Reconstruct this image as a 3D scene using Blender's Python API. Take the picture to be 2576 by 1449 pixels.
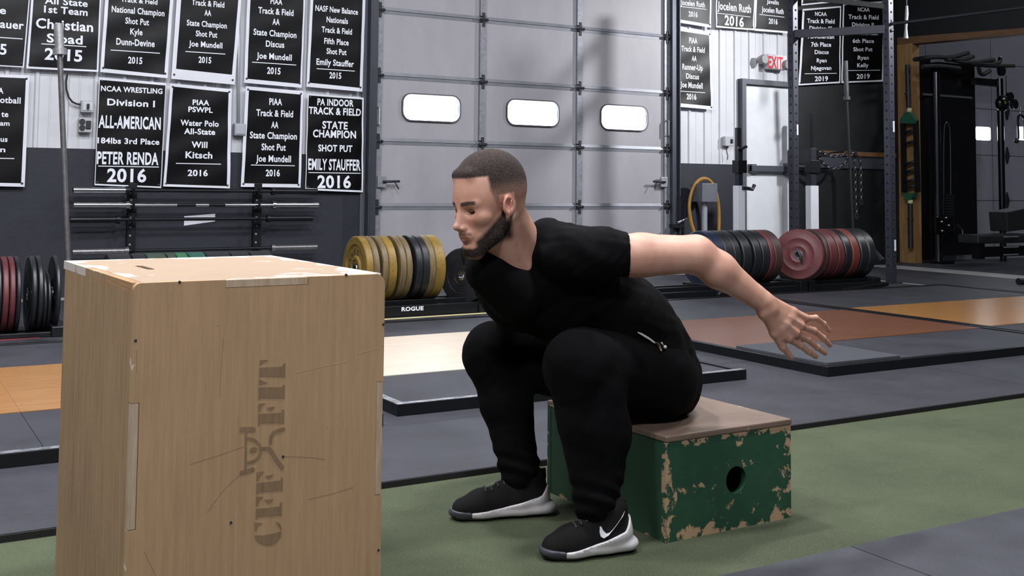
import bpy, bmesh, math, random
import numpy as np
from mathutils import Vector, Matrix
for o in list(bpy.data.objects): bpy.data.objects.remove(o, do_unlink=True)
scene = bpy.context.scene
COL = scene.collection
random.seed(4)

# ------------------------------------------------------------------ camera
FPX, PPY, CAMH = 2754.292, 300.0, 0.93
CM = np.array([[0.8624, -0.50575, 0.0091], [0.0394, 0.0491, -0.99802], [0.5043, 0.8613, 0.0622]])
def _ortho(M):
    r, d, f = M
    f = f/np.linalg.norm(f); r = r-f*(r@f); r /= np.linalg.norm(r); d = np.cross(f, r)
    return np.array([r, d, f])
YAW, PIT, ROL = 0.530414, 0.062225, 0.009087
def _cam(y, p, r):
    f = np.array([math.sin(y)*math.cos(p), math.cos(y)*math.cos(p), math.sin(p)])
    r0 = np.array([math.cos(y), -math.sin(y), 0]); u0 = np.cross(r0, f)
    return np.array([math.cos(r)*r0+math.sin(r)*u0, -(-math.sin(r)*r0+math.cos(r)*u0), f])
CM = _cam(YAW, PIT, ROL)
cam = bpy.data.cameras.new('camera'); camo = bpy.data.objects.new('camera', cam); COL.objects.link(camo)
camo.matrix_world = Matrix(((CM[0][0], -CM[1][0], -CM[2][0], 0), (CM[0][1], -CM[1][1], -CM[2][1], 0), (CM[0][2], -CM[1][2], -CM[2][2], CAMH), (0, 0, 0, 1)))
cam.sensor_width = 36; cam.lens = FPX/2576*36; cam.shift_y = -(724.5-PPY)/2576
cam.clip_start = .05; cam.clip_end = 200
scene.camera = camo

# ------------------------------------------------------------------ world, exposure
scene.view_settings.view_transform = 'Standard'; scene.view_settings.look = 'None'
scene.view_settings.gamma = 1; scene.view_settings.use_curve_mapping = False
scene.view_settings.exposure = 0.0
w = bpy.data.worlds.new('overcast_daylight'); scene.world = w; w.use_nodes = True
w.node_tree.nodes['Background'].inputs[0].default_value = (0.86, 0.94, 1, 1)
w.node_tree.nodes['Background'].inputs[1].default_value = 12.0

# ceiling lamps, plus added wall washers and a fill behind the camera: (x, y, z, sx, sy, watts)
LAMPS = [(1.6, 4.6, 5.2, .5, .35, 180, 0), (5.6, 5.0, 5.2, .9, .5, 110, 0), (-1.6, 4.4, 5.2, .9, .5, 150, 0), (2.4, 1.6, 5.4, .9, .5, 235, 48),
         (5.8, 1.8, 5.4, .9, .5, 95, 45), (-1.2, 1.4, 5.4, .9, .5, 180, 42), (11.0, 5.9, 3.7, .22, .22, 52, (7.6, 9.7, 1.7)), (14.5, 6.6, 5.0, .9, .5, 70, 0), (-.5, -2.2, 4.6, .9, .5, 170, 45)]
for i, (x, y, z, sx, sy, P, tl) in enumerate(LAMPS):
    L = bpy.data.lights.new('lamp_light', 'AREA'); L.shape = 'RECTANGLE'; L.size = sx; L.size_y = sy; L.energy = P; L.color = (.97, .98, 1)
    o = bpy.data.objects.new('lamp_light', L); o.location = (x, y, z-.03); COL.objects.link(o)
    if isinstance(tl, tuple): o.rotation_euler = (Vector(tl)-o.location).to_track_quat('-Z', 'Y').to_euler(); L.spread = math.radians(75)
    else: o.rotation_euler[0] = math.radians(tl)

# ------------------------------------------------------------------ pixel -> place helpers
def ray(x, y): return CM.T@np.array([(x-1288)/FPX, (y-PPY)/FPX, 1.])
def at(x, y, Y):
    d = ray(x, y); return np.array([0, 0, CAMH])+d*(Y/d[1])
def az(x, y, z=0):
    d = ray(x, y); return np.array([0, 0, CAMH])+d*((z-CAMH)/d[2])
def axx(x, y, X):
    d = ray(x, y); return np.array([0, 0, CAMH])+d*(X/d[0])

# ------------------------------------------------------------------ materials
def lin(c):
    return tuple(((v/255)/12.92 if v/255 <= .04045 else ((v/255+.055)/1.055)**2.4) for v in c)
MATS = {}
def mat(name, rgb, rough=.6, metal=0, var=0, vscale=8, vstretch=(1, 1, 1), bump=0, bscale=60, rgb2=None, emit=0, spec=.5, wear=None, coat=0):
    """procedural principled material; rgb in sRGB 0-255; rgb2/var: noise mix; wear=(rgb, scale, threshold)"""
    if name in MATS: return MATS[name]
    m = bpy.data.materials.new(name); m.use_nodes = True; nt = m.node_tree; N = nt.nodes; K = nt.links
    b = N['Principled BSDF']; b.inputs['Roughness'].default_value = rough; b.inputs['Metallic'].default_value = metal
    b.inputs['Specular IOR Level'].default_value = spec; b.inputs['Coat Weight'].default_value = coat
    c = lin(rgb)+(1,); b.inputs['Base Color'].default_value = c
    m.diffuse_color = c
    tc = N.new('ShaderNodeTexCoord'); mp = N.new('ShaderNodeMapping'); mp.inputs['Scale'].default_value = vstretch
    K.new(tc.outputs['Object'], mp.inputs[0])
    out = None
    if var or rgb2:
        n = N.new('ShaderNodeTexNoise'); n.inputs['Scale'].default_value = vscale; n.inputs['Detail'].default_value = 8; n.inputs['Roughness'].default_value = .65
        K.new(mp.outputs[0], n.inputs['Vector'])
        mx = N.new('ShaderNodeMix'); mx.data_type = 'RGBA'
        c2 = lin(rgb2) if rgb2 else tuple(v*(1-var) for v in c[:3]); c1 = c[:3] if rgb2 else tuple(min(1, v*(1+var)) for v in c[:3])
        mx.inputs[6].default_value = tuple(c1)+(1,); mx.inputs[7].default_value = tuple(c2)+(1,)
        mr = N.new('ShaderNodeMapRange'); mr.inputs[1].default_value = .3; mr.inputs[2].default_value = .7
        K.new(n.outputs['Fac'], mr.inputs[0]); K.new(mr.outputs[0], mx.inputs[0]); out = mx.outputs[2]
        K.new(out, b.inputs['Base Color'])
    if wear:
        wc, ws, wt = wear[:3]
        n = N.new('ShaderNodeTexNoise'); n.inputs['Scale'].default_value = ws; n.inputs['Detail'].default_value = 10; n.inputs['Roughness'].default_value = .7
        K.new(mp.outputs[0], n.inputs['Vector'])
        mr = N.new('ShaderNodeMapRange'); mr.inputs[1].default_value = wt; mr.inputs[2].default_value = wt+.04
        K.new(n.outputs['Fac'], mr.inputs[0])
        mx = N.new('ShaderNodeMix'); mx.data_type = 'RGBA'; mx.inputs[7].default_value = lin(wc)+(1,); mx.inputs[6].default_value = c
        if out: K.new(out, mx.inputs[6])
        K.new(mr.outputs[0], mx.inputs[0]); K.new(mx.outputs[2], b.inputs['Base Color'])
    if bump:
        n = N.new('ShaderNodeTexNoise'); n.inputs['Scale'].default_value = bscale; n.inputs['Detail'].default_value = 6
        K.new(tc.outputs['Object'], n.inputs['Vector'])
        bp = N.new('ShaderNodeBump'); bp.inputs['Strength'].default_value = bump; bp.inputs['Distance'].default_value = .005
        K.new(n.outputs['Fac'], bp.inputs['Height']); K.new(bp.outputs[0], b.inputs['Normal'])
    if emit:
        b.inputs['Emission Color'].default_value = c; b.inputs['Emission Strength'].default_value = emit
    MATS[name] = m
    return m

black_steel = mat('black_powder_coat', (20, 21, 25), .38, .2, bump=.05)
dark_steel = mat('dark_rack_steel', (38, 41, 50), .45, .3, var=.15)
chrome = mat('chrome_steel', (205, 207, 212), .22, 1, var=.1)
worn_steel = mat('worn_bar_steel', (128, 127, 130), .4, .8, var=.25, vscale=30)
galv = mat('galvanised_steel', (150, 153, 160), .45, .6, var=.2, vscale=25)
rubber = mat('black_rubber', (24, 25, 29), .55, var=.3, vscale=12, bump=.2)
mat_rub = mat('speckled_rubber_flooring', (66, 67, 76), .62, rgb2=(48, 49, 57), vscale=5, bump=.5, bscale=260, wear=((120, 121, 132), 240, .66))
mat_rub2 = mat('worn_rubber_flooring', (61, 62, 70), .5, rgb2=(42, 43, 50), vscale=3, bump=.4, bscale=200, wear=((110, 112, 122), 90, .7))
concrete = mat('concrete', (186, 184, 184), .4, rgb2=(150, 150, 154), vscale=3, bump=.2)
black_cloth = mat('black_knit_cloth', (6, 6, 8), .9, var=.3, vscale=20, bump=.3, bscale=700, spec=.14)

# ------------------------------------------------------------------ object helpers
def tagit(o, label=None, cat=None, group=None, kind=None):
    if label: o['label'] = label
    if cat: o['category'] = cat
    if group: o['group'] = group
    if kind: o['kind'] = kind
    return o
def thing(name, label, cat, loc=(0, 0, 0), group=None, kind=None):
    o = bpy.data.objects.new(name, None); COL.objects.link(o); o.location = loc; o.empty_display_size = .1
    return tagit(o, label, cat, group, kind)
def base_of(p):
    v = Vector((0, 0, 0))
    while p is not None: v += Vector(p.location); p = p.parent
    return v
class MB:
    def __init__(s): s.v = []; s.f = []; s.sm = []
    def add(s, vs, fs, sm=False):
        n = len(s.v); s.v += [tuple(map(float, v)) for v in vs]
        s.f += [tuple(i+n for i in f) for f in fs]; s.sm += [sm]*len(fs); return s
    def box(s, a, b):
        x0, y0, z0 = [min(p, q) for p, q in zip(a, b)]; x1, y1, z1 = [max(p, q) for p, q in zip(a, b)]
        return s.add([(x0,y0,z0),(x1,y0,z0),(x1,y1,z0),(x0,y1,z0),(x0,y0,z1),(x1,y0,z1),(x1,y1,z1),(x0,y1,z1)],
                     [(0,3,2,1),(4,5,6,7),(0,1,5,4),(1,2,6,5),(2,3,7,6),(3,0,4,7)])
    def hexa(s, P):   # 8 corners: bottom 4 ccw, top 4 ccw
        return s.add(P, [(0,3,2,1),(4,5,6,7),(0,1,5,4),(1,2,6,5),(2,3,7,6),(3,0,4,7)])
    def bar(s, a, b, w, h, up=(0, 0, 1)):   # rectangular bar from a to b
        a = Vector(a); b = Vector(b); d = (b-a).normalized(); u = Vector(up)
        if abs(d.dot(u)) > .95: u = Vector((0, 1, 0))
        r = d.cross(u).normalized(); u = r.cross(d).normalized(); r = r*w/2; u = u*h/2
        return s.hexa([a-r-u, a+r-u, b+r-u, b-r-u, a-r+u, a+r+u, b+r+u, b-r+u])
    def tube(s, pts, r, n=12, closed=False):
        P = [Vector(p) for p in pts]; m = len(P); rs = r if isinstance(r, (list, tuple)) else [r]*m
        rings = []; u = None
        for i, p in enumerate(P):
            d = ((P[(i+1) % m]-P[i-1]) if closed else (P[min(i+1, m-1)]-P[max(i-1, 0)])).normalized()
            if u is None:
                u = Vector((0, 0, 1)) if abs(d.z) < .9 else Vector((1, 0, 0))
            u = (u-d*u.dot(d)).normalized(); v = d.cross(u)
            rings.append([p+(u*math.cos(t)+v*math.sin(t))*rs[i] for t in [2*math.pi*k/n for k in range(n)]])
        vs = [q for R in rings for q in R]; fs = []
        for i in range(m if closed else m-1):
            j = (i+1) % m
            for k in range(n): fs.append((i*n+k, i*n+(k+1) % n, j*n+(k+1) % n, j*n+k))
        if not closed: fs += [tuple(range(n-1, -1, -1)), tuple((m-1)*n+k for k in range(n))]
        return s.add(vs, fs, True)
    def cyl(s, a, b, r, n=20): return s.tube([a, b], r, n)
    def lathe(s, prof, o=(0, 0, 0), axis='X', n=40):   # prof: list of (axial, radius); smooth per profile handled by edge split angle
        vs = []; fs = []
        for (t, r) in prof:
            for k in range(n):
                a = 2*math.pi*k/n; c, q = r*math.cos(a), r*math.sin(a)
                p = {'X': (t, c, q), 'Y': (q, t, c), 'Z': (c, q, t)}[axis]; vs.append((p[0]+o[0], p[1]+o[1], p[2]+o[2]))
        for i in range(len(prof)-1):
            for k in range(n): fs.append((i*n+k, i*n+(k+1) % n, (i+1)*n+(k+1) % n, (i+1)*n+k))
        return s.add(vs, fs, True)
    def ball(s, c, r, n=12, sc=(1, 1, 1)):
        prof = [(-math.cos(math.pi*i/n)*r, max(1e-5, math.sin(math.pi*i/n)*r)) for i in range(n+1)]
        k0 = len(s.v); s.lathe(prof, (0, 0, 0), 'Z', n*2)
        for i in range(k0, len(s.v)): v = s.v[i]; s.v[i] = (v[0]*sc[0]+c[0], v[1]*sc[1]+c[1], v[2]*sc[2]+c[2])
        return s
    def build(s, name, m, parent=None, bevel=0, label=None, loc=None):
        me = bpy.data.meshes.new(name); b = base_of(parent)
        if loc is not None: b = b+Vector(loc)
        me.from_pydata([(v[0]-b[0], v[1]-b[1], v[2]-b[2]) for v in s.v], [], s.f); me.validate(); me.update()
        bm = bmesh.new(); bm.from_mesh(me); bmesh.ops.recalc_face_normals(bm, faces=bm.faces)
        for e in bm.edges:
            if len(e.link_faces) == 2 and e.calc_face_angle(0) > .6: e.smooth = False
        bm.to_mesh(me); bm.free()
        if any(s.sm):
            me.polygons.foreach_set('use_smooth', s.sm if len(s.sm) == len(me.polygons) else [True]*len(me.polygons))
        me.materials.append(m)
        o = bpy.data.objects.new(name, me); COL.objects.link(o)
        if loc is not None: o.location = loc
        if parent is not None: o.parent = parent
        if bevel:
            bv = o.modifiers.new('bevel', 'BEVEL'); bv.width = bevel; bv.segments = 2; bv.limit_method = 'ANGLE'; bv.angle_limit = .7
        if label: o['label'] = label
        return o
def flat(outer, holes, thick, bevel=0):
    """outline (2D points) with holes extruded to `thick`: returns (verts, faces) in x,y,z"""
    cu = bpy.data.curves.new('tmp', 'CURVE'); cu.dimensions = '2D'; cu.fill_mode = 'BOTH'; cu.extrude = max(thick/2-bevel, 1e-5); cu.bevel_depth = bevel; cu.bevel_resolution = 1; cu.offset = -bevel
    for L in [outer]+list(holes):
        sp = cu.splines.new('POLY'); sp.points.add(len(L)-1); sp.use_cyclic_u = True
        for p, q in zip(sp.points, L): p.co = (q[0], q[1], 0, 1)
    o = bpy.data.objects.new('tmp', cu); COL.objects.link(o)
    me = bpy.data.meshes.new_from_object(o.evaluated_get(bpy.context.evaluated_depsgraph_get()))
    vs = [tuple(v.co) for v in me.vertices]; fs = [tuple(p.vertices) for p in me.polygons]
    bpy.data.objects.remove(o); bpy.data.curves.remove(cu); bpy.data.meshes.remove(me)
    return vs, fs
def rrect(x0, y0, x1, y1, r, n=6):
    P = []
    for cx, cy, a0 in ((x1-r, y1-r, 0), (x0+r, y1-r, 90), (x0+r, y0+r, 180), (x1-r, y0+r, 270)):
        for k in range(n+1):
            a = math.radians(a0+90*k/n); P.append((cx+r*math.cos(a), cy+r*math.sin(a)))
    return P
def circ(cx, cy, r, n=28): return [(cx+r*math.cos(2*math.pi*k/n), cy+r*math.sin(2*math.pi*k/n)) for k in range(n)]
def xz(vs, y, flip=1): return [(v[0], y+v[2]*flip, v[1]) for v in vs]    # flat shape -> vertical plane facing -Y
_tc = {}
def text_geo(s, bold=.02, res=3):
    """letters as flat mesh normalised: width 1, height 1 (cap height), centred"""
    key = (s, bold)
    if key in _tc: return _tc[key]
    cu = bpy.data.curves.new('t', 'FONT'); cu.body = s; cu.size = 1; cu.offset = bold; cu.resolution_u = res; cu.extrude = 0; cu.space_character = 1+bold*2
    o = bpy.data.objects.new('t', cu); COL.objects.link(o)
    me = bpy.data.meshes.new_from_object(o.evaluated_get(bpy.context.evaluated_depsgraph_get()))
    V = np.array([tuple(v.co) for v in me.vertices]); F = [tuple(p.vertices) for p in me.polygons]
    bpy.data.objects.remove(o); bpy.data.curves.remove(cu); bpy.data.meshes.remove(me)
    x0, x1 = V[:, 0].min(), V[:, 0].max(); cap = .70+2*bold
    U = np.zeros((len(V), 2)); U[:, 0] = (V[:, 0]-(x0+x1)/2)/(x1-x0); U[:, 1] = (V[:, 1]+bold)/cap-.5
    _tc[key] = (U, F); return U, F

# ================================================================== THE SETTING
WY = 9.7
white_wall = mat('white_ribbed_sheet_metal', (196, 197, 204), .5, var=.06, vscale=3, bump=.05)
navy_wall = mat('dark_painted_board', (32, 35, 47), .65, rgb2=(26, 28, 39), vscale=4, bump=.25, bscale=30, wear=((90, 92, 100), 60, .76))
grey_dark = mat('dark_grey_paint', (34, 36, 44), .7, var=.15)  # plain dark grey for the boards around the second door
door_paint = mat('pale_grey_door_steel', (156, 153, 160), .45, rgb2=(143, 141, 148), vscale=2.2, vstretch=(1, 1, .35), wear=((118, 115, 120), 7, .70), bump=.05)
rail_paint = mat('grey_door_rail', (120, 123, 131), .45, .3, var=.12)
def ribbed(x0, x1, z0, z1, y=WY, per=.2286):
    mb = MB(); prof = [(x0, y)]; x = math.ceil(x0/per)*per
    while x < x1-.05:
        if x > x0+.01: prof += [(x, y), (x+.012, y-.016), (x+.034, y-.016), (x+.046, y)]
        if x+.11 < x1: prof += [(x+.115, y), (x+.12, y-.004), (x+.13, y-.004), (x+.135, y)]
        x += per
    prof.append((x1, y))
    vs = [(a, b, z0) for a, b in prof]+[(a, b, z1) for a, b in prof]; n = len(prof)
    mb.add(vs, [(i, i+1, n+i+1, n+i) for i in range(n-1)])
    mb.box((x0, y+.002, z0), (x1, y+.12, z1)); return mb
DX0, DX1, DTOP = 4.13, 7.72, 4.5
def struct(name, mb, m, parent=None, **k):
    o = mb.build(name, m, parent, **k); o['kind'] = 'structure'; return o
wb = ribbed(-6, DX0-.07, 1.22, 6.2)
for q in (ribbed(DX0-.07, DX1+.07, DTOP, 6.2), ribbed(DX1+.07, 9.56, 1.22, 6.2)):
    wb.add(q.v, q.f)
wall_back = struct('wall_back', wb, white_wall)
m_ = MB(); m_.box((-6, WY-.02, -.01), (DX0-.07, WY+.12, 1.22)).box((DX1+.07, WY-.02, -.01), (8.76, WY+.12, 1.22))
m_.build('wainscot_board', navy_wall, wall_back)
m_ = MB(); m_.box((9.56, WY-.03, -.01), (11.62, WY+.12, 6.2))
m_.build('dark_wall_board', mat('dark_plywood_wall', (17, 19, 24), .6, var=.2, vscale=5, bump=.2), wall_back)
# rear room wall above and beside second door
m_ = MB(); m_.box((11.62, WY, 4.3), (20, WY+.12, 6.2)); m_.box((19, WY, -.01), (20, WY+.12, 4.3)); m_.build('upper_wall_board', grey_dark, wall_back)
struct('wall_left', MB().box((-6.1, -4, -.01), (-6, WY+.1, 6.2)), mat('grey_side_wall', (120, 122, 130), .7, var=.1))
struct('wall_front', MB().box((-6, -4.1, -.01), (20, -4, 6.2)), mat('grey_side_wall', (120, 122, 130)))
struct('wall_right', MB().box((20, -4, -.01), (20.1, WY+.1, 6.2)), mat('grey_side_wall', (120, 122, 130)))
struct('ceiling', MB().box((-6, -4, 6.2), (20, WY, 6.3)), mat('grey_ceiling_sheet', (96, 98, 106), .7, var=.1))
# partition with the opening to the second bay (plane x = PX)
PX = 11.5
pa, pb = axx(2303, 400, PX), axx(2576, 78, PX)
hz0, hz1 = axx(2252, 96, PX)[2], axx(2576, 71, PX)[2]; hb0, hb1 = axx(2252, 115, PX)[2], axx(2576, 86, PX)[2]
yn = pb[1]-1.6; k_ = (yn-WY)/(pb[1]-WY)
hz2 = hz0+(hz1-hz0)*k_; hb2 = hb0+(hb1-hb0)*k_
m_ = MB().hexa([(PX, yn, hz2), (PX+.12, yn, hz2), (PX+.12, WY, hz0), (PX, WY, hz0), (PX, yn, 6.2), (PX+.12, yn, 6.2), (PX+.12, WY, 6.2), (PX, WY, 6.2)])
m_.box((PX, -4, -.01), (PX+.12, yn, 6.2))
wall_part = struct('wall_middle', m_, mat('dark_plywood_wall', (17, 19, 24)))
pine = mat('pine_stud', (150, 120, 78), .6, rgb2=(120, 90, 55), vscale=6, vstretch=(4, 4, .5), bump=.1)
o = MB().hexa([(PX-.03, yn, hb2), (PX+.14, yn, hb2), (PX+.14, WY-.03, hb0), (PX-.03, WY-.03, hb0), (PX-.03, yn, hz2), (PX+.14, yn, hz2), (PX+.14, WY-.03, hz0), (PX-.03, WY-.03, hz0)]).build('trim_1', mat('stained_header_timber', (112, 82, 56), .6, rgb2=(84, 60, 42), vscale=5, vstretch=(4, 1, 4), bump=.15))
o['kind'] = 'structure'
post = MB().box((PX-.04, pa[1], 0), (PX+.1, WY-.03, hb0)).build('trim_2', pine, bevel=.004); post['kind'] = 'structure'

# floor: concrete slab, turf lane, rubber mats as tiles
floor = struct('floor', MB().box((-6, -4, -.1), (20, WY, -.006)), concrete)
turf_m = mat('green_turf', (90, 98, 76), .85, rgb2=(74, 82, 63), vscale=2.5, bump=.9, bscale=420, wear=((106, 113, 92), 200, .56), spec=.2)
TN, TF = az(2138.6, 1373.6, .02)[1], az(2001, 1081, 0)[1]
turf = MB().box((-6, TN-.02, -.006), (11.4, TF+.01, 0)).build('turf_lane', turf_m, floor)
def tiles(x0, x1, y0, y1, sx, sy, ox, oy, m, z=.02):
    i0 = math.floor((x0-ox)/sx); j0 = math.floor((y0-oy)/sy)
    i = i0
    while ox+i*sx < x1:
        j = j0
        while oy+j*sy < y1:
            a = (max(x0, ox+i*sx)+.0015, max(y0, oy+j*sy)+.0015, -.006); b = (min(x1, ox+(i+1)*sx)-.0015, min(y1, oy+(j+1)*sy)-.0015, z+random.uniform(-.0008, .0004))
            if b[0]-a[0] > .02 and b[1]-a[1] > .02:
                MB().box((0, 0, 0), (b[0]-a[0], b[1]-a[1], b[2]-a[2])).build('mat_tile', m, floor, loc=None).location = a
            j += 1
        i += 1
sx_ = az(2327, 923, .02)[0]
tiles(-6, 8.86, TF, 9.2, 1.83, 1.27, sx_, TF, mat_rub2)
MB().box((-6, TF-.006, -.004), (8.86, TF, .0185)).build('mat_edge_shade', mat('shaded_mat_edge', (10, 10, 12), .7), floor)  # black strip: shade on the mats' front edge put into its colour
tiles(9.18, 10.45, 5, WY-.05, 2.4, 1.3, 9.18, 5.4, mat_rub2)
tiles(11.25, 19, 5, WY-.05, 1.83, 1.3, 11.25, 5.4, mat_rub2)
tiles(-6, 11.4, -1.7, TN, 1.83, 1.27, az(2141, 1374, .02)[0], TN, mat_rub)
def tape(p0, p1, wd, rgb, name, z=.0215):
    a, b = az(*p0, .02), az(*p1, .02); MB().hexa([(a[0], a[1], z-.002), (b[0], b[1], z-.002), (b[0], b[1]+wd, z-.002), (a[0], a[1]+wd, z-.002), (a[0], a[1], z), (b[0], b[1], z), (b[0], b[1]+wd, z), (a[0], a[1]+wd, z)]).build(name, mat(name, rgb, .6, wear=((60, 60, 66), 60, .68)), floor)
tape((820, 814), (1330, 782), .05, (205, 195, 140), 'yellow_tape')
tape((1940, 745), (2175, 727), .05, (120, 66, 74), 'red_tape')
tape((-60, 862), (100, 851), .05, (120, 50, 58), 'red_floor_tape')

# ------------------------------------------------------------------ sectional door (garage) : door_1
def zrow(y, x=960): return at(x, y, WY)[2]
ROWS = [-.006, .735, 1.362, 1.995, 2.627, 3.26, 3.89, DTOP]
COLX = [DX0+.02, at(1211, 50, WY)[0], at(1453.5, 77, WY)[0], DX1-.02]
door1 = thing('door_1', None, None, ((DX0+DX1)/2, WY, 0)); door1['kind'] = 'structure'
glass = bpy.data.materials.new('window_glass'); glass.use_nodes = True
nt = glass.node_tree; nt.nodes.remove(nt.nodes['Principled BSDF']); tr = nt.nodes.new('ShaderNodeBsdfTransparent'); gl = nt.nodes.new('ShaderNodeBsdfGlossy'); gl.inputs['Roughness'].default_value = .05
fr = nt.nodes.new('ShaderNodeFresnel'); mx = nt.nodes.new('ShaderNodeMixShader'); ge = nt.nodes.new('ShaderNodeNewGeometry'); mm = nt.nodes.new('ShaderNodeMath'); mm.operation = 'SUBTRACT'; mm.use_clamp = True; nt.links.new(fr.outputs[0], mm.inputs[0]); nt.links.new(ge.outputs['Backfacing'], mm.inputs[1]); nt.links.new(mm.outputs[0], mx.inputs[0]); nt.links.new(tr.outputs[0], mx.inputs[1]); nt.links.new(gl.outputs[0], mx.inputs[2]); nt.links.new(mx.outputs[0], nt.nodes['Material Output'].inputs[0])
gasket = mat('window_gasket', (70, 72, 80), .5)
WINS = [(1013, 1155, 240, 304), (1275, 1403, 254, 315), (1511, 1626, 267, 326)]
for c in range(3):
    for r in range(len(ROWS)-1):
        x0, x1, z0, z1 = COLX[c]+.004, COLX[c+1]-.004, ROWS[r]+.003, ROWS[r+1]-.003
        holes = []
        if r == 2:
            p = WINS[c]; mxx = (p[0]+p[1])/2; my = (p[2]+p[3])/2
            wx0, wx1 = at(p[0], my, WY-.02)[0], at(p[1], my, WY-.02)[0]; wz1, wz0 = at(mxx, p[2], WY-.02)[2], at(mxx, p[3], WY-.02)[2]
            holes = [rrect(wx0, wz0, wx1, wz1, .085)]
            gv, gf = flat(rrect(wx0-.012, wz0-.012, wx1+.012, wz1+.012, .095), [rrect(wx0, wz0, wx1, wz1, .085)], .03)
            MB().add(xz(gv, WY-.025), gf).build('window_gasket', gasket, door1)
            gv, gf = flat(rrect(wx0-.003, wz0-.003, wx1+.003, wz1+.003, .086), [], .006)
            MB().add(xz(gv, WY-.01), gf).build('window_pane', glass, door1)
        v, f = flat([(x0, z0), (x1, z0), (x1, z1), (x0, z1)], holes, .035)
        MB().add(xz(v, WY), f).build('door_panel', door_paint, door1)
for r in range(1, len(ROWS)-1):
    z = ROWS[r]; mb = MB().box((COLX[0]-.02, WY-.016, z-.006), (COLX[3]+.02, WY+.016, z+.006))
    mb.hexa([(COLX[0], WY-.027, z+.002), (COLX[3], WY-.027, z+.002), (COLX[3], WY-.018, z+.002), (COLX[0], WY-.018, z+.002), (COLX[0], WY-.02, z+.034), (COLX[3], WY-.02, z+.034), (COLX[3], WY-.018, z+.034), (COLX[0], WY-.018, z+.034)]); mb.hexa([(COLX[0], WY-.02, z-.032), (COLX[3], WY-.02, z-.032), (COLX[3], WY-.018, z-.032), (COLX[0], WY-.018, z-.032), (COLX[0], WY-.021, z-.002), (COLX[3], WY-.021, z-.002), (COLX[3], WY-.018, z-.002), (COLX[0], WY-.018, z-.002)])
    mb.build('section_rail', rail_paint, door1)
stv = mat('punched_stile_steel', (132, 135, 143), .45, .4, var=.25, vscale=30)
for c in range(4):
    for r in range(0, len(ROWS)-1):
        xw = .036; xc = COLX[c]+(.03 if c == 0 else -.03 if c == 3 else 0)
        MB().box((xc-xw, WY-.05, ROWS[r]+.036), (xc+xw, WY-.018, ROWS[r+1]-.036)).build('stile', stv, door1)
        if r > 0:
            z = ROWS[r]; mb = MB().box((xc-.04, WY-.062, z-.02), (xc+.04, WY-.045, z+.012)); mb.cyl((xc-.045, WY-.062, z-.002), (xc+.045, WY-.062, z-.002), .012, 10)
            mb.box((xc-.014, WY-.058, z-.075), (xc+.014, WY-.05, z+.07)); mb.build('hinge', mat('dark_hinge_steel', (48, 50, 56), .5, .5), door1)
for (px, py) in ((962, 457), (1672, 458)):   # slide latches
    p = at(px, py, WY-.07); s = 1 if px < 1300 else -1
    MB().box((p[0]-.05, WY-.075, p[2]-.055), (p[0]+.04, WY-.05, p[2]+.055)).build('latch_plate', galv, door1, bevel=.003)
    MB().tube([(p[0], WY-.085, p[2]), (p[0]+.17*s, WY-.09, p[2]+.005)], .012, 8).tube([(p[0]+.12*s, WY-.09, p[2]), (p[0]+.16*s, WY-.095, p[2]-.07)], .006, 8).build('latch_bolt', dark_steel, door1)
for (px, py) in ((953, 292), (1681, 322)):
    p = at(px, py, WY-.08); MB().tube([(p[0], WY-.05, p[2]-.085), (p[0], WY-.09, p[2]-.08), (p[0], WY-.09, p[2]+.08), (p[0], WY-.05, p[2]+.085)], .009, 8).build('pull_handle', galv, door1)
for i, (x, s) in enumerate(((DX0-.02, 1), (DX1+.02, -1))):
    mb = MB().box((x-.035, WY-.10, 0), (x+.035, WY-.02, DTOP)); mb.box((x-.05*s-.006, WY-.13, 0), (x-.05*s+.006, WY-.02, DTOP))
    mb.build('track', mat('door_track_steel', (66, 69, 78), .45, .5, var=.1), door1)
    o = MB().box((x-.05*s-.05, WY-.045, 0), (x-.05*s+.02, WY-.018, DTOP)).build('door_jamb', mat('jamb_grey', (84, 87, 97), .5, .2), door1)

for c in range(4): MB().box((COLX[c]-.012, WY-.016, 0), (COLX[c]+.012, WY+.016, DTOP)).build('seam_backing', gasket, door1)
# second bay door : door_2
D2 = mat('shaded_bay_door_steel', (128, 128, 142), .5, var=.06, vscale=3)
door2 = thing('door_2', None, None, (14, WY, 0)); door2['kind'] = 'structure'
z2 = [-.006]+[at(2520, y, WY)[2] for y in (505, 392, 277)]; st = z2[-1]-z2[-2]; z2 += [z2[-1]+st, z2[-1]+2*st, z2[-1]+3*st]
xs2 = [11.62, at(2497, 400, WY)[0]-1.35, at(2497, 400, WY)[0], at(2497, 400, WY)[0]+1.35, 19]
w2 = [(2455, 2500), (2560, 2605)]
for c in range(4):
    for r in range(0, len(z2)-1):
        x0, x1, q0, q1 = xs2[c]+.006, xs2[c+1]-.006, z2[r]+.006, z2[r+1]-.006; holes = []
        if r == 2:
            for a, b in w2:
                wx0, wx1 = at(a, 335, WY)[0], at(b, 335, WY)[0]; wz1, wz0 = at(a, 318, WY)[2], at(a, 352, WY)[2]
                if c == 1: wx1 = min(wx1, x1-.02)
                if c == 2: wx0 = max(wx0, x0+.02)
                if wx0 > x0 and wx1 < x1 and wx1 > wx0+.1:
                    holes.append(rrect(wx0, wz0, wx1, wz1, .03)); gv, gf = flat(rrect(wx0-.003, wz0-.003, wx1+.003, wz1+.003, .03), [], .006)
                    MB().add(xz(gv, WY+.01), gf).build('window_pane', glass, door2)
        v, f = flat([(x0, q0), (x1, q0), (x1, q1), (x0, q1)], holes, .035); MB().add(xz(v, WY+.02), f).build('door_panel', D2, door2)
for z in z2[1:-1]: MB().box((11.62, WY+.004, z-.008), (19.01, WY+.03, z+.008)).build('seam_backing', gasket, door2)
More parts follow.
